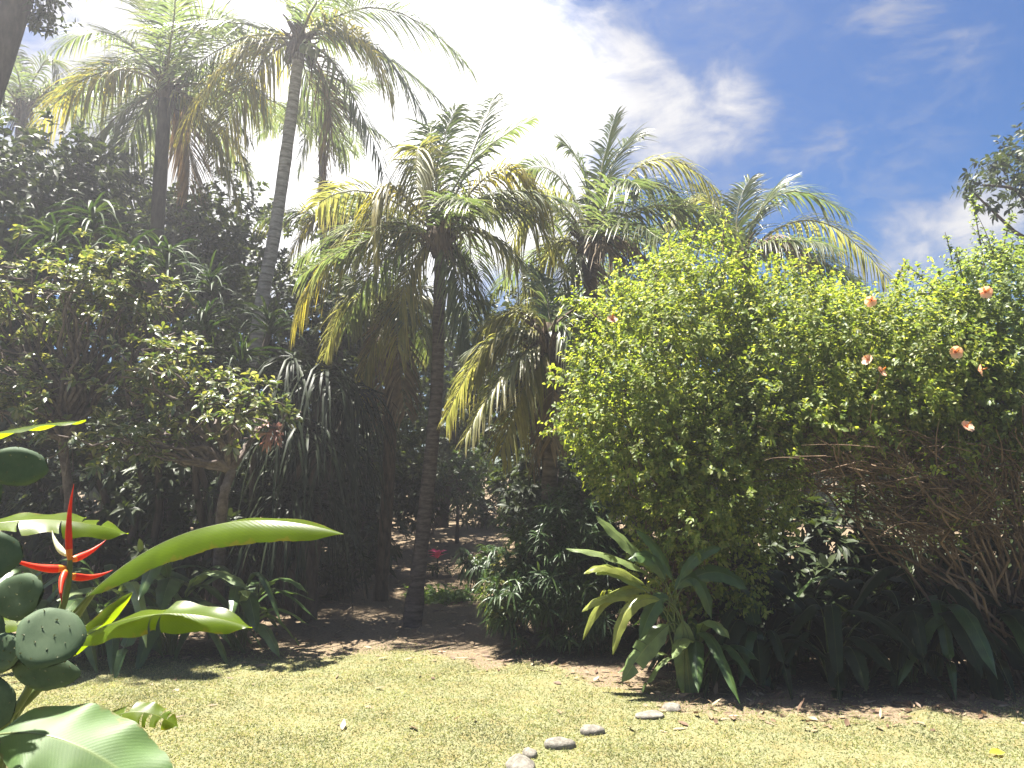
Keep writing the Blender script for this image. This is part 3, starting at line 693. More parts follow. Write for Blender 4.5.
# ------------------------------------------------------------------ paddle-leaved plants
def blade(base_stem, base, ctrl, tip, width, normal, droopL=.25, droopR=.25, m=34, tears=0, prof=None, wav=.02, nick=.02):
    """one long leaf: petiole tube + blade grid around the midrib; droop = how far each half hangs (radians)"""
    C = bez(base, ctrl, tip, m); T = nrm(np.gradient(C, axis=0))
    Nn = nrm(np.array(normal, float)); S = nrm(np.cross(T, Nn)); U = np.cross(S, T)
    t = np.linspace(0, 1, m)
    prof = np.interp(t, *(prof or ([0, .05, .2, .45, .75, .9, 1], [.04, .45, .88, 1, .82, .5, .02])))
    cols = 5; mb = MB(); rows = []
    tear_at = [set(rng.integers(4, m-4, tears)) for _ in range(2)]
    V, UV, Fq = [], [], []
    for sg, dr, tr in ((-1, droopL, tear_at[0]), (1, droopR, tear_at[1])):
        shift = 0.0; prev = None
        for i in range(m):
            if i in tr: shift = rng.normal()*.16; prev = None
            row = []
            for c in range(cols):
                q = c/(cols-1); ang = dr*(.5+.5*q)+shift*q*.8
                off = width*.5*prof[i]*q*(1-nick*(.5+.5*math.sin(i*1.9+sg*2)*math.sin(i*.73))*q**3)
                p = C[i]+S[i]*sg*off*math.cos(ang)-U[i]*off*math.sin(ang)+T[i]*off*.25*q+U[i]*wav*math.sin(t[i]*26+sg)*q*q*width*2
                row.append(len(V)); V.append(p); UV.append((t[i], .5+sg*q*.5))
            if prev is not None:
                for c in range(cols-1): Fq.append((prev[c], row[c], row[c+1], prev[c+1]))
            if i+1 in tr and prev is not None:
                # carry the strip up to the tear so only a slit opens
                i2 = i+1; row2 = []
                for c in range(cols):
                    q = c/(cols-1); ang = dr*(.5+.5*q)+shift*q*.8; off = width*.5*prof[min(i2, m-1)]*q
                    p = C[i2]+S[i2]*sg*off*math.cos(ang)-U[i2]*off*math.sin(ang)+T[i2]*(off*.25*q-.012*q)
                    row2.append(len(V)); V.append(p); UV.append((t[i2], .5+sg*q*.5))
                for c in range(cols-1): Fq.append((row[c], row2[c], row2[c+1], row[c+1]))
            prev = row
    mb.add(V, Fq, 0, UV)
    w = np.linspace(1, .2, m)
    tubes(mb, C-U*width*.012, width*.022*w, 6, 1)
    if base_stem is not None:
        bs = np.array(base_stem, float)
        d = nrm(np.array(base)-bs); T0 = T[0]
        P = bez(bs, np.array(base)-T0*np.linalg.norm(np.array(base)-bs)*.35, base, 10)
        tubes(mb, P, np.linspace(width*.055, width*.026, 10), 7, 1)
    return mb

def paddle_plant(name, label, base, specs, mats, group=None, cat='plant', stem_mat='helic_stem'):
    """specs: list of (base_px?, world arrays...) -> each leaf its own part"""
    root = thing(name, base, label, cat, group)
    for s in specs:
        mb = blade(*s[:6], **s[6])
        mb.build('leaf', [M[s[7]], M[stem_mat]], root)
    return root

def random_paddles(base, n, Lr, W, mat, spread=.6, face=(0, -1), tears=0, lean=0.0, hang=0.0):
    out = []
    for j in range(n):
        ang = j*2.4+rng.random(); L = rng.uniform(*Lr); el = rng.uniform(.55, 1.3)+hang*.5; W_ = W*rng.uniform(.55, 1.3)
        h = np.array([math.cos(ang), math.sin(ang), 0.]); h[1] -= lean; h = h/np.linalg.norm(h)
        b0 = base+h*rng.random()*.08
        stem = L*rng.uniform(.4, .8)
        b = b0+h*stem*math.cos(el)*spread+np.array([0, 0, stem*math.sin(el)])
        d = h*math.cos(el)+np.array([0, 0, math.sin(el)])
        tip = b+h*L*rng.uniform(.65, .9)+np.array([0, 0, L*(rng.uniform(-.45, .35)-hang)])
        ctrl = b+d*L*.5
        nrmv = np.array([-h[0]*.6, -h[1]*.6, 1.0])
        out.append((b0, b, ctrl, tip, W_, nrmv, dict(droopL=rng.uniform(.1, .5), droopR=rng.uniform(.1, .5), tears=tears, m=22), mat if isinstance(mat, str) else mat[rng.integers(len(mat))]))
    return out

# clump of ginger at the foot of the hedge, pale leaves reaching left into the sun
gb0 = on_ground(688, 690); GY = gb0[1]-.1
def gp(px, py, dy=0): return at(px, py, GY+dy)
spec = []
for (b, c, t, w, nv, kw, mt) in [
    ((655, 572), (625, 540), (596, 516), .13, (.3, -.8, .8), dict(droopL=.2, droopR=.3), 'paddle_pale'),
    ((650, 575), (612, 548), (566, 549), .12, (.1, -.5, 1), dict(droopL=.3, droopR=.5), 'paddle_pale'),
    ((645, 585), (605, 555), (584, 574), .10, (-.3, -.7, 1), dict(droopL=.3, droopR=.4), 'paddle_yellow'),
    ((645, 590), (605, 560), (596, 575), .10, (-.3, -.7, 1), dict(), 'paddle_pale'),
    ((655, 590), (600, 580), (583, 640), .10, (-.6, -.9, .6), dict(droopL=.2, droopR=.4), 'paddle_yellow'),
    ((660, 600), (622, 590), (613, 655), .11, (-.6, -1, .5), dict(), 'paddle_yellow'),
    ((650, 600), (604, 588), (582, 612), .09, (-.6, -.8, .8), dict(), 'paddle_yellow'),
    ((668, 625), (648, 640), (622, 682), .24, (-.5, -1, .5), dict(droopL=.15, droopR=.15, tears=2), 'paddle_pale'),
    ((683, 620), (686, 660), (692, 708), .25, (.1, -1, .2), dict(droopL=.12, droopR=.12), 'paddle_pale'),
    ((680, 580), (695, 548), (722, 548), .11, (-.2, -.8, .8), dict(), 'paddle'),
    ((672, 580), (660, 545), (636, 530), .10, (.2, -.8, .8), dict(), 'paddle'),
    ((690, 580), (720, 560), (748, 590), .16, (.3, -.9, .7), dict(), 'paddle'),
    ((675, 590), (700, 555), (712, 620), .15, (.3, -.9, .7), dict(), 'paddle'),
    ((665, 580), (650, 545), (628, 560), .14, (-.2, -.8, .9), dict(), 'paddle'),
    ((668, 600), (655, 590), (640, 640), .15, (-.4, -.9, .5), dict(), 'paddle')]:
    dy = rng.uniform(-.35, .1)
    w *= 1.3 if w < .2 else 1.0; spec.append((gb0+rng.normal(size=3)*[.06, .06, 0], gp(*b, dy*.3), gp(*c, dy*.7), gp(*t, dy), w, nv, dict(kw, m=24), mt))
spec += random_paddles(gb0+[.1, .1, 0], 14, (.6, .9), .19, ['paddle', 'paddle', 'paddle_pale'], .45, lean=.25, hang=.15)
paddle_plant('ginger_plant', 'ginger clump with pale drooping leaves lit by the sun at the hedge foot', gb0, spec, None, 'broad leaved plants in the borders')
for lab, px, py, n, Lr, W in (('dark broad leaved plant in the shade just right of the sunlit ginger clump', 765, 685, 15, (.7, 1.1), .22),
                          ('dark broad leaved plant under the middle of the bare brown stems', 845, 690, 16, (.7, 1.15), .23),
                          ('tall dark broad leaved plant standing behind the sunlit ginger clump', 735, 668, 18, (.9, 1.4), .24),
                          ('tall dark broad leaved plant in the back row below the bare stems', 810, 666, 18, (.9, 1.4), .24),
                          ('tall dark broad leaved plant beside the hedge trunks at right', 890, 668, 16, (.8, 1.3), .22),
                          ('dark broad leaved plant at the right edge below the pale shrub', 1000, 684, 20, (.9, 1.5), .22),
                          ('tall dark broad leaved plant in front of the brown hedge stems', 950, 682, 20, (.9, 1.4), .22),
                          ('dark broad leaved plant in deep shade under the right end of the hedge', 925, 688, 14, (.6, 1.0), .2)):
    b = on_ground(px, py); b[1] += .25
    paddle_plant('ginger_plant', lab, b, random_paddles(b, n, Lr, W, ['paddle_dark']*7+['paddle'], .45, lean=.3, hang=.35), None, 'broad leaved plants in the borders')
for lab, px, py, n, Lr, W in (('leafy peace lily clump behind the red heliconia flower', 105, 655, 22, (.95, 1.5), .24),
                          ('leafy peace lily clump under the long drooping heliconia leaf', 172, 654, 22, (.85, 1.35), .23),
                          ('leafy peace lily clump at the right end of the left border', 238, 650, 24, (.7, 1.1), .20),
                          ('leafy peace lily clump at the left edge behind the cactus', 45, 656, 18, (.9, 1.4), .22)):
    b = on_ground(px, py)
    paddle_plant('peace_lily', lab, b, random_paddles(b, n, Lr, W, ['paddle', 'paddle', 'paddle', 'paddle_pale'], .5, lean=.25, hang=.15), None, 'broad leaved plants in the borders')

# --- narrow-leaved bush
def narrow_bush(name, label, base, blobs, n, L, W, mat, m=16, cat='shrub', spread=.9, droop=.35):
    root = thing(name, base, label, cat)
    P, O = blob_points(blobs, n, .7); P = P[P[:, 2] > gz(P[:, 0], P[:, 1])+.1]; O = O[:len(P)]
    P, O = blob_points(blobs, n, .7); k = P[:, 2] > gz(P[:, 0], P[:, 1])+.1; P, O = P[k], O[k]
    mb = MB(); sprigs(mb, P, nrm(O*.7+rdir(len(P))*.3+np.array([0, 0, .45])), m, .12, L, W, spread, (.4, 1, .8, .05), droop, .25)
    mb.build('foliage', M[mat], root)
    st = MB(); branches(st, base+rng.normal(size=(min(40, len(P)), 3))*[.12, .12, 0], P[:40], .014, .005, 7, .15)
    st.build('stems', M['branch_grey'], root)
    return root
narrow_bush('lady_palm_bush', 'dense dark bush of narrow pointed leaves left of the ginger clump', on_ground(555, 640),
            [E(555, 560, 9.7, (.62, .6, .75)), E(580, 530, 9.9, (.5, .5, .5)), E(520, 590, 9.5, (.35, .4, .45)), E(590, 600, 9.5, (.45, .4, .5))], 560, .2, .022, 'narrow')
narrow_bush('croton_bush', 'small speckled bush in front of the narrow leaved bush', on_ground(515, 625),
            [E(508, 590, 9.6, (.22, .25, .35))], 50, .16, .035, 'plumeria', 10)

# --- things far down the shaded path
b = on_ground(437, 578)
ti = thing('ti_plant', b, 'small ti plant with one bright pink leaf tuft beside the path', 'plant')
mb = MB(); sprigs(mb, np.array([b+[0, 0, .38]]), np.array([[0, 0, 1.]]), 18, .14, .28, .07, .8, (.2, 1, .8, .05), .3, .2); mb.build('pink_leaves', M['ti_pink'], ti)
mb = MB(); sprigs(mb, b+np.array([[-.1, 0, .15], [.15, .1, .1], [.02, -.1, .2]]), rdir(3, 1.), 12, .1, .25, .05, .9, (.2, 1, .8, .05), .5, .2)
tubes(mb, np.array([b, b+[.01, 0, .2], b+[0, 0, .42]]), .012, 5); mb.build('green_leaves', M['narrow'], ti)
b = on_ground(365, 580)
ti2 = thing('ti_plant', b, 'dull red ti plant in the shade left of the creeper covered trunk', 'plant')
mb = MB(); sprigs(mb, b+np.array([[0, 0, .3], [-.2, .1, .2]]), rdir(2, 1.5), 16, .12, .26, .06, .85, (.2, 1, .8, .05), .4, .2); mb.build('red_leaves', M['pink_dry'], ti2)
mb = MB(); tubes(mb, np.array([b, b+[0, 0, .2], b+[0, 0, .38]]), .014, 5); mb.build('stem', M['branch_grey'], ti2)
b = on_ground(443, 600)
n = 300; a_ = rng.random(n)*6.28; rr = rng.random(n)**.7*(1+.35*np.sin(a_*3))
P = b+np.stack([np.cos(a_)*rr*.55, np.sin(a_)*rr*.4, np.zeros(n)], 1); P[:, 2] = gz(P[:, 0], P[:, 1])
mb = MB(); sprigs(mb, P, rdir(n, 1.5), 4, rng.random(n)**2*.3, .11, .055, .9)
tag(mb.build('ground_cover_patch', M['ground_cover'], origin=b), 'low patch of bright green ground cover beside the lone palm foot', 'plant')

def small_tree(name, label, base, top, blobs, n, L, W, mat, r=.05, m=12, cat='tree', group=None, nbr=26, bark='bark_dark', shell=.7, droop=.25):
    base = np.array(base, float); base[2] = float(gz(base[0], base[1])); top = np.array(top, float)
    root = thing(name, base, label, cat, group)
    tb = MB(); mid = (base+top)/2+rng.normal(size=3)*[.2, .2, 0]*np.linalg.norm(top-base)*.12
    C = catmull([base-[0, 0, .1], mid, top], 16); tt = np.linspace(0, 1, 16)
    tubes(tb, C, r*(1-.55*tt)+.5*r*np.exp(-tt*9), 9)
    P, O = blob_points(blobs, n, shell); k = P[:, 2] > gz(P[:, 0], P[:, 1])+.15; P, O = P[k], O[k]
    sel = rng.permutation(len(P))[:nbr]; frac = rng.integers(9, 16, len(sel))
    branches(tb, C[frac], P[sel], r*.4, r*.08, 9, .2, 6)
    tb.build('trunk', M[bark], root)
    mb = MB(); sprigs(mb, P, nrm(O*.6+rdir(len(P))*.7+np.array([0, 0, .4])), m, L*1.8, L, W, .95, (.15, 1, .75, .05), droop, .25, jitter=.5)
    mb.build('crown', M[mat], root)
    return root
small_tree('young_tree', 'young tree with one thin straight stem at the end of the path', on_ground(457, 543), at(457, 480, 20),
           [E(455, 482, 20, (.8, .8, .55)), E(470, 470, 20.5, (.6, .6, .5))], 70, .26, .06, 'narrow', .05)
narrow_bush('border_bush', 'pale low bush at the far end of the path', on_ground(490, 525), [E(485, 508, 23, (1.1, .8, .5)), E(520, 500, 24, (1.0, .8, .65))], 140, .22, .05, 'wood', 12)
narrow_bush('border_bush', 'dark leafy bush closing the left side of the far path', on_ground(425, 535), [E(424, 500, 19, (.55, .5, .75)), E(405, 490, 19, (.6, .5, .9))], 130, .2, .06, 'wood_dark', 14)
narrow_bush('border_bush', 'dark fern like bush low beside the bright ground cover', on_ground(478, 572), [E(482, 560, 14.5, (.35, .3, .3))], 30, .3, .04, 'narrow', 14, droop=.7)
narrow_bush('border_bush', 'dark leafy bush in the shade between the screw pine and the lone trunk', on_ground(345, 590), [E(350, 560, 13.2, (.5, .4, .5)), E(330, 570, 13.5, (.5, .4, .4))], 80, .2, .05, 'wood_dark', 14)

# ------------------------------------------------------------------ broadleaf trees behind
G_ = 'broadleaf trees behind the palms'
trees = [
 ('dark broadleaf tree filling the far left edge behind the rosette shrubs', (40, 560), 13.5, (20, 260), [(10, 210, 13.5, 1.6, 1.5, 1.5), (60, 190, 14.5, 1.2, 1.2, 1.1), (-30, 300, 13.5, 1.6, 1.5, 1.5), (25, 390, 14, 1.5, 1.2, 1.4)], 1200, 'wood_dark'),
 ('dense tree behind the left palm with sky showing through its top', (120, 560), 17.5, (110, 250), [(110, 240, 17.5, 2.0, 1.6, 1.9), (180, 260, 18, 1.6, 1.5, 1.6), (95, 380, 17, 2.1, 1.4, 1.6)], 1250, 'wood'),
 ('dense tree between the left palm and the pale leaning trunk', (225, 560), 19, (225, 270), [(225, 265, 19, 1.8, 1.6, 2.0), (200, 330, 18, 1.8, 1.5, 1.7), (215, 430, 17, 1.8, 1.4, 1.5)], 1250, 'wood'),
 ('dark tree behind the screw pine curtain', (300, 560), 16.5, (300, 330), [(300, 340, 16.5, 1.7, 1.4, 1.6), (275, 430, 15, 1.5, 1.2, 1.5)], 850, 'wood_dark'),
 ('thin crowned tree behind the creeper covered palm', (370, 560), 20, (370, 300), [(375, 330, 20, 1.8, 1.6, 1.6), (350, 420, 19, 1.8, 1.6, 1.8)], 700, 'wood'),
 ('dark tree behind the lone palm trunk closing the view', (440, 550), 24, (450, 330), [(450, 360, 24, 2.4, 2, 1.9), (430, 420, 23, 2.4, 1.8, 1.6)], 900, 'wood'),
 ('dark tree behind the short drooping palm', (530, 550), 19, (530, 330), [(535, 370, 19, 2.0, 1.6, 1.8), (560, 430, 17.5, 1.6, 1.5, 1.5)], 900, 'wood_dark'),
 ('tree hidden behind the left end of the hedge', (640, 560), 18, (640, 330), [(630, 330, 18, 2.0, 1.6, 1.4), (690, 370, 17, 2.0, 1.6, 1.6)], 800, 'wood'),
 ('tree hidden behind the middle of the hedge', (820, 560), 17, (820, 370), [(800, 350, 17, 1.8, 1.6, 1.2), (870, 380, 17, 2.0, 1.6, 1.2)], 700, 'wood'),
]
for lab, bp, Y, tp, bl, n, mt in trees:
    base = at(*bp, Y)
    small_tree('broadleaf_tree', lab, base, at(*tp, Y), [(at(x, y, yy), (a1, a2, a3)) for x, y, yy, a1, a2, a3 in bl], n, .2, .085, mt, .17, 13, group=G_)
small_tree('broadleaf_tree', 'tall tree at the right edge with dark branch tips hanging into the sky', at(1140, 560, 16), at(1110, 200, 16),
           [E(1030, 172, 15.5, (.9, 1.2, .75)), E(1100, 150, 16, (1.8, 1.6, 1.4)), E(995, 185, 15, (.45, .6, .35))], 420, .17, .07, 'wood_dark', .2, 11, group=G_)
# near tree leaning in at the top left corner
root = thing('leaning_tree', on_ground(-130, 640), 'dark leaning tree trunk crossing the top left corner', 'tree', None)
b = np.array(root.location)
C = catmull([b-[0, 0, .1], at(-60, 240, 9.9), at(2, 40, 9.9), at(55, -110, 9.9)], 20)
mb = MB(); tubes(mb, C, np.linspace(.30, .17, 20), 12); mb.build('trunk', M['bark_dark'], root)
mb = MB(); P, O = blob_points([E(42, 12, 10.1, (.36, .36, .32)), E(20, -60, 10, (.6, .5, .4))], 130, .9)
sprigs(mb, P, rdir(len(P), .2), 10, .2, .11, .045, .9); mb.build('crown', M['wood_dark'], root)
mb = MB(); branches(mb, C[17], P[P[:, 2] > C[14][2]][:14], .02, .004); mb.build('branches', M['bark_dark'], root)

# far undergrowth and wood closing the view at ground level (one mass)
n = 2600
ux = rng.uniform(-24, 20, n); uy = rng.uniform(24, 34, n); uz = gz(ux, uy)+rng.random(n)**1.4*4.2+.1
keep = ~((np.abs(ux+2.2) < 1.6) & (uz-gz(ux, uy) < .5))
P = np.stack([ux, uy, uz], 1)[keep]
mb = MB(); sprigs(mb, P, rdir(len(P), .4), 16, .5, .42, .16, .95, (.15, 1, .75, .05), .3, .25)
tag(mb.build('undergrowth', M['wood_dark']), 'dark mass of undergrowth closing the view behind the trees', 'undergrowth', kind='stuff')

# shrubs filling the shade under the trees and behind the hedge
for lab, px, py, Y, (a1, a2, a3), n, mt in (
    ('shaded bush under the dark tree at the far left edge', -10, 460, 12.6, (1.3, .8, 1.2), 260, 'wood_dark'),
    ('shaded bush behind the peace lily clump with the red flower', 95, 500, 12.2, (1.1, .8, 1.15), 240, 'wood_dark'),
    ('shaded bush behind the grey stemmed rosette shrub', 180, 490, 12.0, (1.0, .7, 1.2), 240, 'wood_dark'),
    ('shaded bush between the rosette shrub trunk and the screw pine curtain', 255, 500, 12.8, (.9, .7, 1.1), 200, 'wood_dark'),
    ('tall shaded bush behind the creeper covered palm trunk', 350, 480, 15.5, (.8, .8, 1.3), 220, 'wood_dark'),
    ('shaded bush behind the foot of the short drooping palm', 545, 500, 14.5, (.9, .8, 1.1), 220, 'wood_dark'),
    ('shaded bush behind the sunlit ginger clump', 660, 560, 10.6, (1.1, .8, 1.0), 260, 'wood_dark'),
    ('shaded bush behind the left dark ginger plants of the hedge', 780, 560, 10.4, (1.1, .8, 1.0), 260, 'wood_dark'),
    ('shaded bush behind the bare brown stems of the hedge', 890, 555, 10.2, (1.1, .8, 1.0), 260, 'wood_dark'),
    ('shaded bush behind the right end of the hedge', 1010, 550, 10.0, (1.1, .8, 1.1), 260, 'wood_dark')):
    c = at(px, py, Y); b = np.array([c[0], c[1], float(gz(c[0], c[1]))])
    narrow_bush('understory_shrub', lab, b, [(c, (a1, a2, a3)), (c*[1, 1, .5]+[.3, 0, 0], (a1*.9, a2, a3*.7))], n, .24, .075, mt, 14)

# ------------------------------------------------------------------ foreground heliconia and cactus
FY = 2.5
hb = np.array([at(-40, 900, FY)[0], FY+.05, 0.0]); hb[2] = float(gz(hb[0], hb[1]))
hel = thing('heliconia', hb, 'heliconia with red claw flower and long glowing green leaves at the left edge', 'plant')
def fp(px, py, dy=0): return at(px, py, FY+dy)
def hleaf(stem, b, c, t, w, nv, mt='helic', dys=(0, 0, 0), **kw):
    mb = blade(hb+np.array([rng.normal()*.04, rng.normal()*.04, 0]) if stem is None else stem, fp(*b, dys[0]), fp(*c, dys[1]), fp(*t, dys[2]), w, nv, **kw)
    return mb.build('leaf', [M[mt], M['helic_stem']], hel)
hleaf(None, (88, 596), (200, 488), (344, 534), .185, (0, -.08, 1), droopL=.02, droopR=.95, tears=0, m=60, wav=.006, nick=.05, dys=(0, -.1, -.15))
hleaf(None, (70, 645), (150, 592), (252, 628), .14, (-.1, -.22, 1), droopL=-.05, droopR=.7, tears=2, m=40, dys=(.05, 0, 0))
hleaf(None, (-60, 535), (50, 505), (128, 534), .15, (0, -.3, 1), droopL=.0, droopR=.35, tears=3, m=36, dys=(0, .1, .2))
hleaf(None, (-120, 470), (0, 422), (86, 421), .13, (0, .08, 1), droopL=.1, droopR=.35, m=30, dys=(-.2, -.1, 0))
hleaf(None, (-6, 735), (80, 718), (172, 818), .27, (-.1, -.55, 1), 'helic_face', droopL=.05, droopR=.2, tears=0, m=40, dys=(-.3, -.3, -.35))
hleaf(None, (100, 724), (138, 698), (178, 727), .10, (0, -.5, 1), droopL=.1, droopR=.5, tears=6, m=36, dys=(.2, .2, .2))
hleaf(None, (60, 660), (85, 640), (133, 592), .07, (.7, -.6, .3), droopL=.5, droopR=.5, dys=(.2, .25, .3))
hleaf(None, (-60, 640), (-10, 610), (60, 625), .12, (0, -.3, 1), droopL=.1, droopR=.4, dys=(.2, .2, .2))
# flowering stalk
st = catmull([hb+[.05, 0, 0], fp(-15, 790), fp(28, 690), fp(58, 620), fp(68, 585), fp(70, 560)], 26)
mb = MB(); tubes(mb, st, np.linspace(.016, .008, 26), 8); mb.build('flower_stalk', M['helic_stem'], hel)
st2 = catmull([hb+[.1, .05, 0], fp(0, 770, .1), fp(45, 680, .1), fp(75, 620, .1), fp(95, 590, .02)], 22)
mb = MB(); tubes(mb, st2, np.linspace(.017, .009, 22), 8); mb.build('leaf_stalk', M['helic_stem'], hel)
fl = bpy.data.objects.new('flower', None); col.objects.link(fl); fl.parent = hel
fl.location = fp(68, 575)-hb
def bract(b, c, t, r, mt='bract', dy=0):
    """boat-shaped bract tapering to a point, orange towards its base"""
    C = bez(fp(*b), fp(*c, dy*.5), fp(*t, dy), 14); mb = MB(); tt = np.linspace(0, 1, 14)
    rad = r*np.interp(tt, [0, .12, .3, .7, 1], [.55, .95, 1, .5, .04])
    tubes(mb, C, rad, 8); n4 = len(mb.f[0][0])
    if mt == 'bract':
        F = mb.f[0][0]; mb.f = [(F[:16], 1, True), (F[16:], 0, True)]
    mb.build('bract', [M[mt], M['bract_base']], fl)
bract((70, 562), (66, 520), (74, 484), .0108)
bract((66, 568), (40, 572), (4, 556), .0130, dy=-.1)
bract((70, 560), (88, 556), (106, 540), .0118, dy=.1)
bract((68, 575), (88, 582), (113, 570), .0118, dy=.1)
bract((67, 570), (58, 580), (62, 604), .0105, dy=-.1)
bract((66, 555), (54, 545), (52, 530), .010, 'bract_pale', .05)

# prickly pear
cb = np.array([at(-30, 900, 2.15)[0]-.02, 2.15, 0.]); cb[2] = float(gz(cb[0], cb[1]))
cac = thing('prickly_pear', cb, 'prickly pear cactus with flat round green pads at the left edge', 'cactus')
def pad(px, py, Y, w, h, roll, yaw, th=.011, tilt=.12):
    """flat obovate pad: w, h half sizes in metres, narrow end down, with spine cushions"""
    c = at(px, py, Y)
    nth, nr = 36, 8; V = []; F = []
    ax_up = nrm(np.array([math.sin(roll), tilt, math.cos(roll)])); nv = np.array([math.sin(yaw), -math.cos(yaw), tilt]); nv = nrm(nv-ax_up*(nv@ax_up)); sd = np.cross(ax_up, nv)
    def P(r, a, s):
        r = r*(1+.03*math.sin(3*a+px)+.02*math.sin(7*a+py)) if r > 0 else r
        z = r*math.sin(a); x = r*math.cos(a)*(1-.16*max(0, -z)+.05*z)
        hgt = th*math.sqrt(max(0, 1-min(1, r)**7))*(1+.1*math.sin(px+a*3)*r)
        return c+ax_up*z*h+sd*x*w+nv*s*hgt
    mb = MB()
    for s in (1, -1):
        V = [P(0, 0, s)]
        for i in range(1, nr+1):
            for j in range(nth): V.append(P((i/nr)**.7, j/nth*2*math.pi, s))
        tri = [(0, 1+j, 1+(j+1) % nth) if s > 0 else (0, 1+(j+1) % nth, 1+j) for j in range(nth)]
        q = []
        for i in range(nr-1):
            for j in range(nth):
                a0, b0 = 1+i*nth+j, 1+i*nth+(j+1) % nth
                f = (a0, a0+nth, b0+nth, b0); q.append(f if s > 0 else f[::-1])
        n0 = mb.n
        mb.add(V, q, 0); mb.f.append((np.array(tri)+n0, 0, True))
    k = 0; B = []; Dn = []
    for zi in np.arange(-.8, .9, .45):
        for xi in np.arange(-.8, .9, .45):
            x2 = xi+(.15 if k % 2 else 0)
            if x2*x2+zi*zi < .85:
                r = math.hypot(x2, zi); a_ = math.atan2(zi, x2)
                for s in (1, -1):
                    for _ in range(3): B.append(P(r, a_, s)+nv*s*.0015); Dn.append(nv*s*.35+rng.normal(size=3)*.8)
        k += 1
    for a_ in np.linspace(0, 6.28, 20):
        for _ in range(3): p = P(.99, a_, 0); B.append(p); Dn.append(p-c+rng.normal(size=3)*.03)
    B = np.array(B); leaves(mb, B, np.array(Dn), rdir(len(B)),   .004+rng.random(len(B))*.003, .003, (1, .6, .1), 0, 0, 1)
    o = mb.build('pad', [M['cactus'], M['spine']], cac)
for a_ in [(16, 467, 2.2, .083, .055, .1, .3), (18, 597, 2.1, .078, .060, -.2, -.2), (-10, 556, 2.25, .085, .07, 0, .2), (49, 638, 2.05, .082, .08, .5, .6, .011, .8),
           (6, 652, 2.1, .055, .05, .2, -.3), (45, 672, 2.12, .088, .046, .15, .1), (-35, 640, 2.15, .1, .12, 0, .1), (-40, 760, 2.15, .11, .14, 0, -.1),
           (-30, 900, 2.15, .1, .16, 0, .2), (-38, 1040, 2.15, .1, .18, 0, 0), (-20, 705, 2.1, .09, .08, .5, .1), (-25, 500, 2.25, .07, .09, .1, .1)]:
    pad(*a_)
mb = MB(); top = at(-38, 1100, 2.15); tubes(mb, np.array([cb-[0, 0, .05], (cb+top)/2, top]), np.array([.09, .08, .06]), 10); mb.build('stem', M['cactus'], cac)

# ------------------------------------------------------------------ stones
def stone(label, px, py, sx, sy, sz, seed, sink=.52):
    p = on_ground(px, py); r = np.random.default_rng(seed)
    nu, nv = 20, 12; u = np.linspace(0, 2*math.pi, nu, endpoint=False); v = np.linspace(-math.pi/2, math.pi/2, nv)
    Ug, Vg = np.meshgrid(u, v); ph = r.random(6)*6.28
    rad = 1+.12*np.sin(2*Ug+ph[0])*np.cos(Vg)+.09*np.sin(3*Ug+ph[1]+2*Vg)*np.cos(Vg)+.07*np.sin(5*Vg+ph[2])+.03*np.sin(7*Ug+ph[3])*np.cos(Vg)
    V = np.stack([rad*np.cos(Vg)*np.cos(Ug)*sx, rad*np.cos(Vg)*np.sin(Ug)*sy, rad*np.sin(Vg)*sz], -1).reshape(-1, 3)
    V = p+V+[0, 0, sz*(1-2*sink)]
    i = np.arange(nv-1)[:, None]*nu+np.arange(nu)[None]; j = np.arange(nv-1)[:, None]*nu+(np.arange(nu)[None]+1) % nu
    mb = MB(); mb.add(V, np.stack([i, j, j+nu, i+nu], -1).reshape(-1, 4))
    o = mb.build('stone', M['stone'], origin=p)
    tag(o, label, 'stone', 'stones in a row across the lawn')
stone('largest pale stone at the bottom edge, nearest of the row in the lawn', 521, 768, .10, .15, .085, 1)
stone('rounded pale stone right behind the nearest lawn stone', 530, 756, .06, .07, .06, 7)
stone('round grey stone in the middle of the row in the lawn', 559, 747, .115, .085, .08, 2)
stone('pale low stone right of the round grey stone in the lawn', 592, 733, .10, .08, .07, 3)
stone('flat stone nearly sunk in the grass toward the ginger clump', 650, 717, .13, .09, .045, 4, .42)
stone('last flat stone of the row beside the tip of the hanging ginger leaf', 672, 709, .10, .08, .04, 5, .42)

# thin scattering volume added to imitate lens glare over the treetops
def air():
    m, nt, N, K = newmat('glare_veil'); out = N.new('ShaderNodeOutputMaterial'); v = N.new('ShaderNodeVolumePrincipled')
    v.inputs['Density'].default_value = .0046; v.inputs['Anisotropy'].default_value = .7; v.inputs['Color'].default_value = (.95, .95, 1, 1)
    K.new(v.outputs[0], out.inputs['Volume']); return m
mb = MB(); x0, x1, y0, y1, z0, z1 = -115, 115, -35, 155, -2.0, 17
mb.add([(x, y, z) for z in (z0, z1) for y in (y0, y1) for x in (x0, x1)], [(0, 2, 3, 1), (4, 5, 7, 6), (0, 1, 5, 4), (2, 6, 7, 3), (0, 4, 6, 2), (1, 3, 7, 5)], 0, None, False)
tag(mb.build('veil', air()), 'thin added haze glowing below the sun', 'veil', kind='stuff')

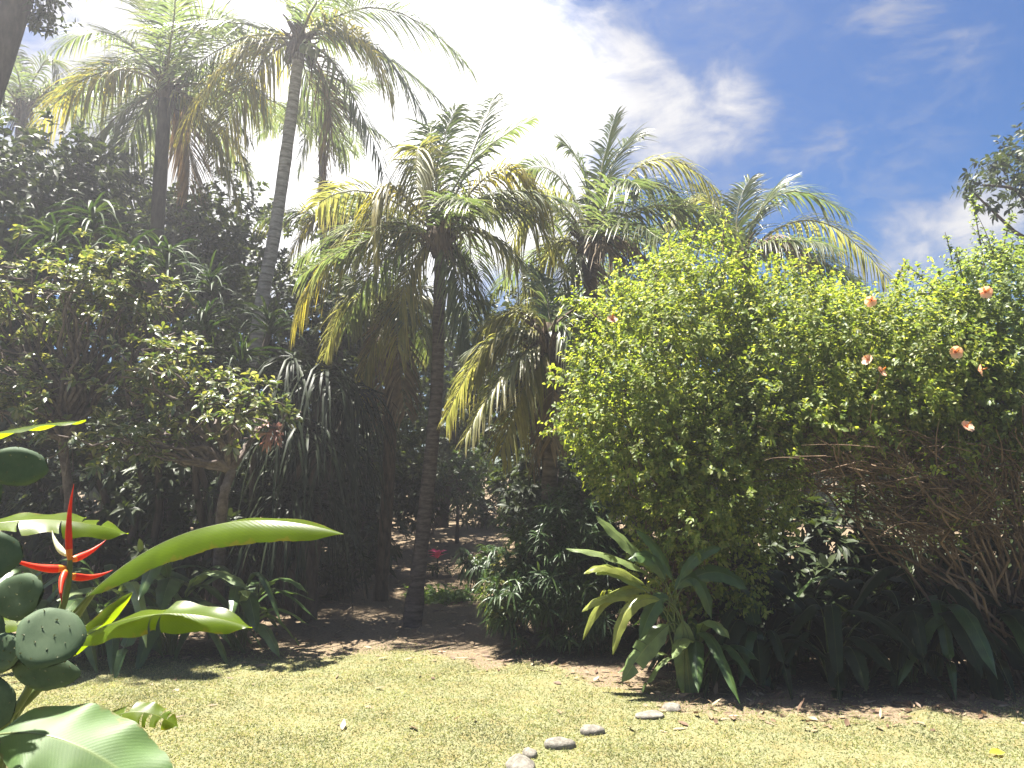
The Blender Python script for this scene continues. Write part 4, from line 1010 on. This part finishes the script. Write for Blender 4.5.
# ------------------------------------------------------------------ light and sky
SUN_EL, SUN_AZ = R(71), R(-66)            # azimuth: clockwise from straight ahead
sdir = np.array([math.sin(SUN_AZ)*math.cos(SUN_EL), math.cos(SUN_AZ)*math.cos(SUN_EL), math.sin(SUN_EL)])
sd = bpy.data.lights.new('sun', 'SUN'); sd.energy = 4.6; sd.angle = R(.5); sd.color = (1, .95, .86)
so = bpy.data.objects.new('sun', sd); col.objects.link(so); so.location = (0, 0, 30)
from mathutils import Vector
so.rotation_euler = Vector((-sdir).tolist()).to_track_quat('-Z', 'Y').to_euler()
w = bpy.data.worlds.new('World'); scene.world = w; w.use_nodes = True
nt = w.node_tree; N, K = nt.nodes, nt.links; N.clear()
out = N.new('ShaderNodeOutputWorld'); bg = N.new('ShaderNodeBackground'); K.new(bg.outputs[0], out.inputs['Surface'])
STR = .05; bg.inputs['Strength'].default_value = STR
sky = N.new('ShaderNodeTexSky'); sky.sky_type = 'NISHITA'; sky.sun_disc = False; sky.sun_elevation = SUN_EL; sky.sun_rotation = SUN_AZ % (2*math.pi)
sky.air_density = 1.0; sky.dust_density = .4; sky.ozone_density = 2.5
hs = N.new('ShaderNodeHueSaturation'); hs.inputs['Saturation'].default_value = 2.1; hs.inputs['Hue'].default_value = .508; hs.inputs['Value'].default_value = .40; K.new(sky.outputs[0], hs.inputs['Color'])
tc = N.new('ShaderNodeTexCoord')
def math_(op, a, b=None, c=None):
    n = N.new('ShaderNodeMath'); n.operation = op
    for i, v in enumerate((a, b, c)):
        if v is None: continue
        if isinstance(v, (int, float)): n.inputs[i].default_value = v
        else: K.new(v, n.inputs[i])
    return n.outputs[0]
def mrange(v, a, b, c, d):
    n = N.new('ShaderNodeMapRange'); n.interpolation_type = 'SMOOTHSTEP'
    for i, x in zip((1, 2, 3, 4), (a, b, c, d)): n.inputs[i].default_value = x
    K.new(v, n.inputs[0]); return n.outputs[0]
def noise(scale, detail=8, rough=.55, dist=.2, stretch=(1, 1, 1), rot=(0, 0, 0)):
    mp = N.new('ShaderNodeMapping'); mp.inputs['Scale'].default_value = stretch; mp.inputs['Rotation'].default_value = rot
    K.new(tc.outputs['Generated'], mp.inputs['Vector'])
    n = N.new('ShaderNodeTexNoise'); n.inputs['Scale'].default_value = scale; n.inputs['Detail'].default_value = detail
    n.inputs['Roughness'].default_value = rough; n.inputs['Distortion'].default_value = dist
    K.new(mp.outputs[0], n.inputs['Vector']); return n.outputs['Fac']
def blobmask(px, py, inner, outer, wgt):
    d = nrm(at(px, py, 1.0)-np.array([0, 0, CAM_H]))
    vm = N.new('ShaderNodeVectorMath'); vm.operation = 'DOT_PRODUCT'; K.new(tc.outputs['Generated'], vm.inputs[0]); vm.inputs[1].default_value = d.tolist()
    return mrange(vm.outputs['Value'], math.cos(R(outer)), math.cos(R(inner)), 0, wgt)
acc = None
for bm in [(330, 60, 6, 20, .5), (520, 120, 4, 13, .42), (690, 60, 3, 9, .27), (700, 130, 1, 6, .12), (420, 260, 6, 20, .4), (120, 60, 8, 22, .5), (1000, 215, 1.2, 4, .3),
           (870, 290, 2, 8, .26), (720, 150, 1, 6, .16), (960, 270, 2, 8, .25), (1010, 180, 1, 4, .12)]:
    b_ = blobmask(*bm); acc = b_ if acc is None else math_('ADD', acc, b_)
n1 = noise(5.0, 9, .58, .35, (1, 1, 1.5))
n2 = noise(11, 12, .7, .5, (1, 1, 1.9), (0, .5, .3))
dens = math_('ADD', math_('MULTIPLY_ADD', n2, .85, n1), acc)
alpha = mrange(dens, 1.14, 1.66, 0, 1)
vm = N.new('ShaderNodeVectorMath'); vm.operation = 'DOT_PRODUCT'; K.new(tc.outputs['Generated'], vm.inputs[0]); vm.inputs[1].default_value = sdir.tolist()
near = math_('MAXIMUM', mrange(vm.outputs['Value'], math.cos(R(50)), math.cos(R(25)), 0, 1), blobmask(400, 130, 7, 17, 1))
thick = mrange(dens, 1.2, 1.75, 0, 1)
bright = math_('MULTIPLY_ADD', near, .16, math_('MULTIPLY_ADD', thick, .05, .088))
wm = None
for bm in [(905, 48, 1.5, 6.5, 1), (850, 165, 1, 5.5, 1), (945, 108, .5, 3.5, .8), (898, 88, .3, 2.5, .9), (740, 170, 1, 7, .8), (860, 215, 1, 6, .7), (720, 60, 2, 8, .5)]:
    b_ = blobmask(*bm); wm = b_ if wm is None else math_('MAXIMUM', wm, b_)
n3 = noise(8, 10, .68, .35, (1, 1.5, 2.6), (0, R(-24), 0))
wisp = math_('MULTIPLY', mrange(n3, .44, .78, 0, .8), wm)
alpha = math_('MAXIMUM', alpha, wisp)
cc = N.new('ShaderNodeMix'); cc.data_type = 'RGBA'; K.new(thick, cc.inputs['Factor']); cc.inputs['A'].default_value = (.80, .84, 1.0, 1); cc.inputs['B'].default_value = (1, .985, .97, 1)
sc_ = N.new('ShaderNodeVectorMath'); sc_.operation = 'SCALE'; K.new(cc.outputs['Result'], sc_.inputs[0]); K.new(math_('MULTIPLY', bright, 1/STR), sc_.inputs['Scale'])
mx = N.new('ShaderNodeMix'); mx.data_type = 'RGBA'; K.new(alpha, mx.inputs['Factor']); K.new(hs.outputs[0], mx.inputs['A']); K.new(sc_.outputs[0], mx.inputs['B'])
K.new(mx.outputs['Result'], bg.inputs['Color'])

vs = scene.view_settings; vs.view_transform = 'Standard'; vs.look = 'None'; vs.exposure = 2.68; vs.gamma = 1; vs.use_curve_mapping = False
scene.render.film_transparent = False
scene.cycles.max_bounces = 8; scene.cycles.diffuse_bounces = 4; scene.cycles.transmission_bounces = 6; scene.cycles.sample_clamp_indirect = 6
scene.cycles.use_denoising = True
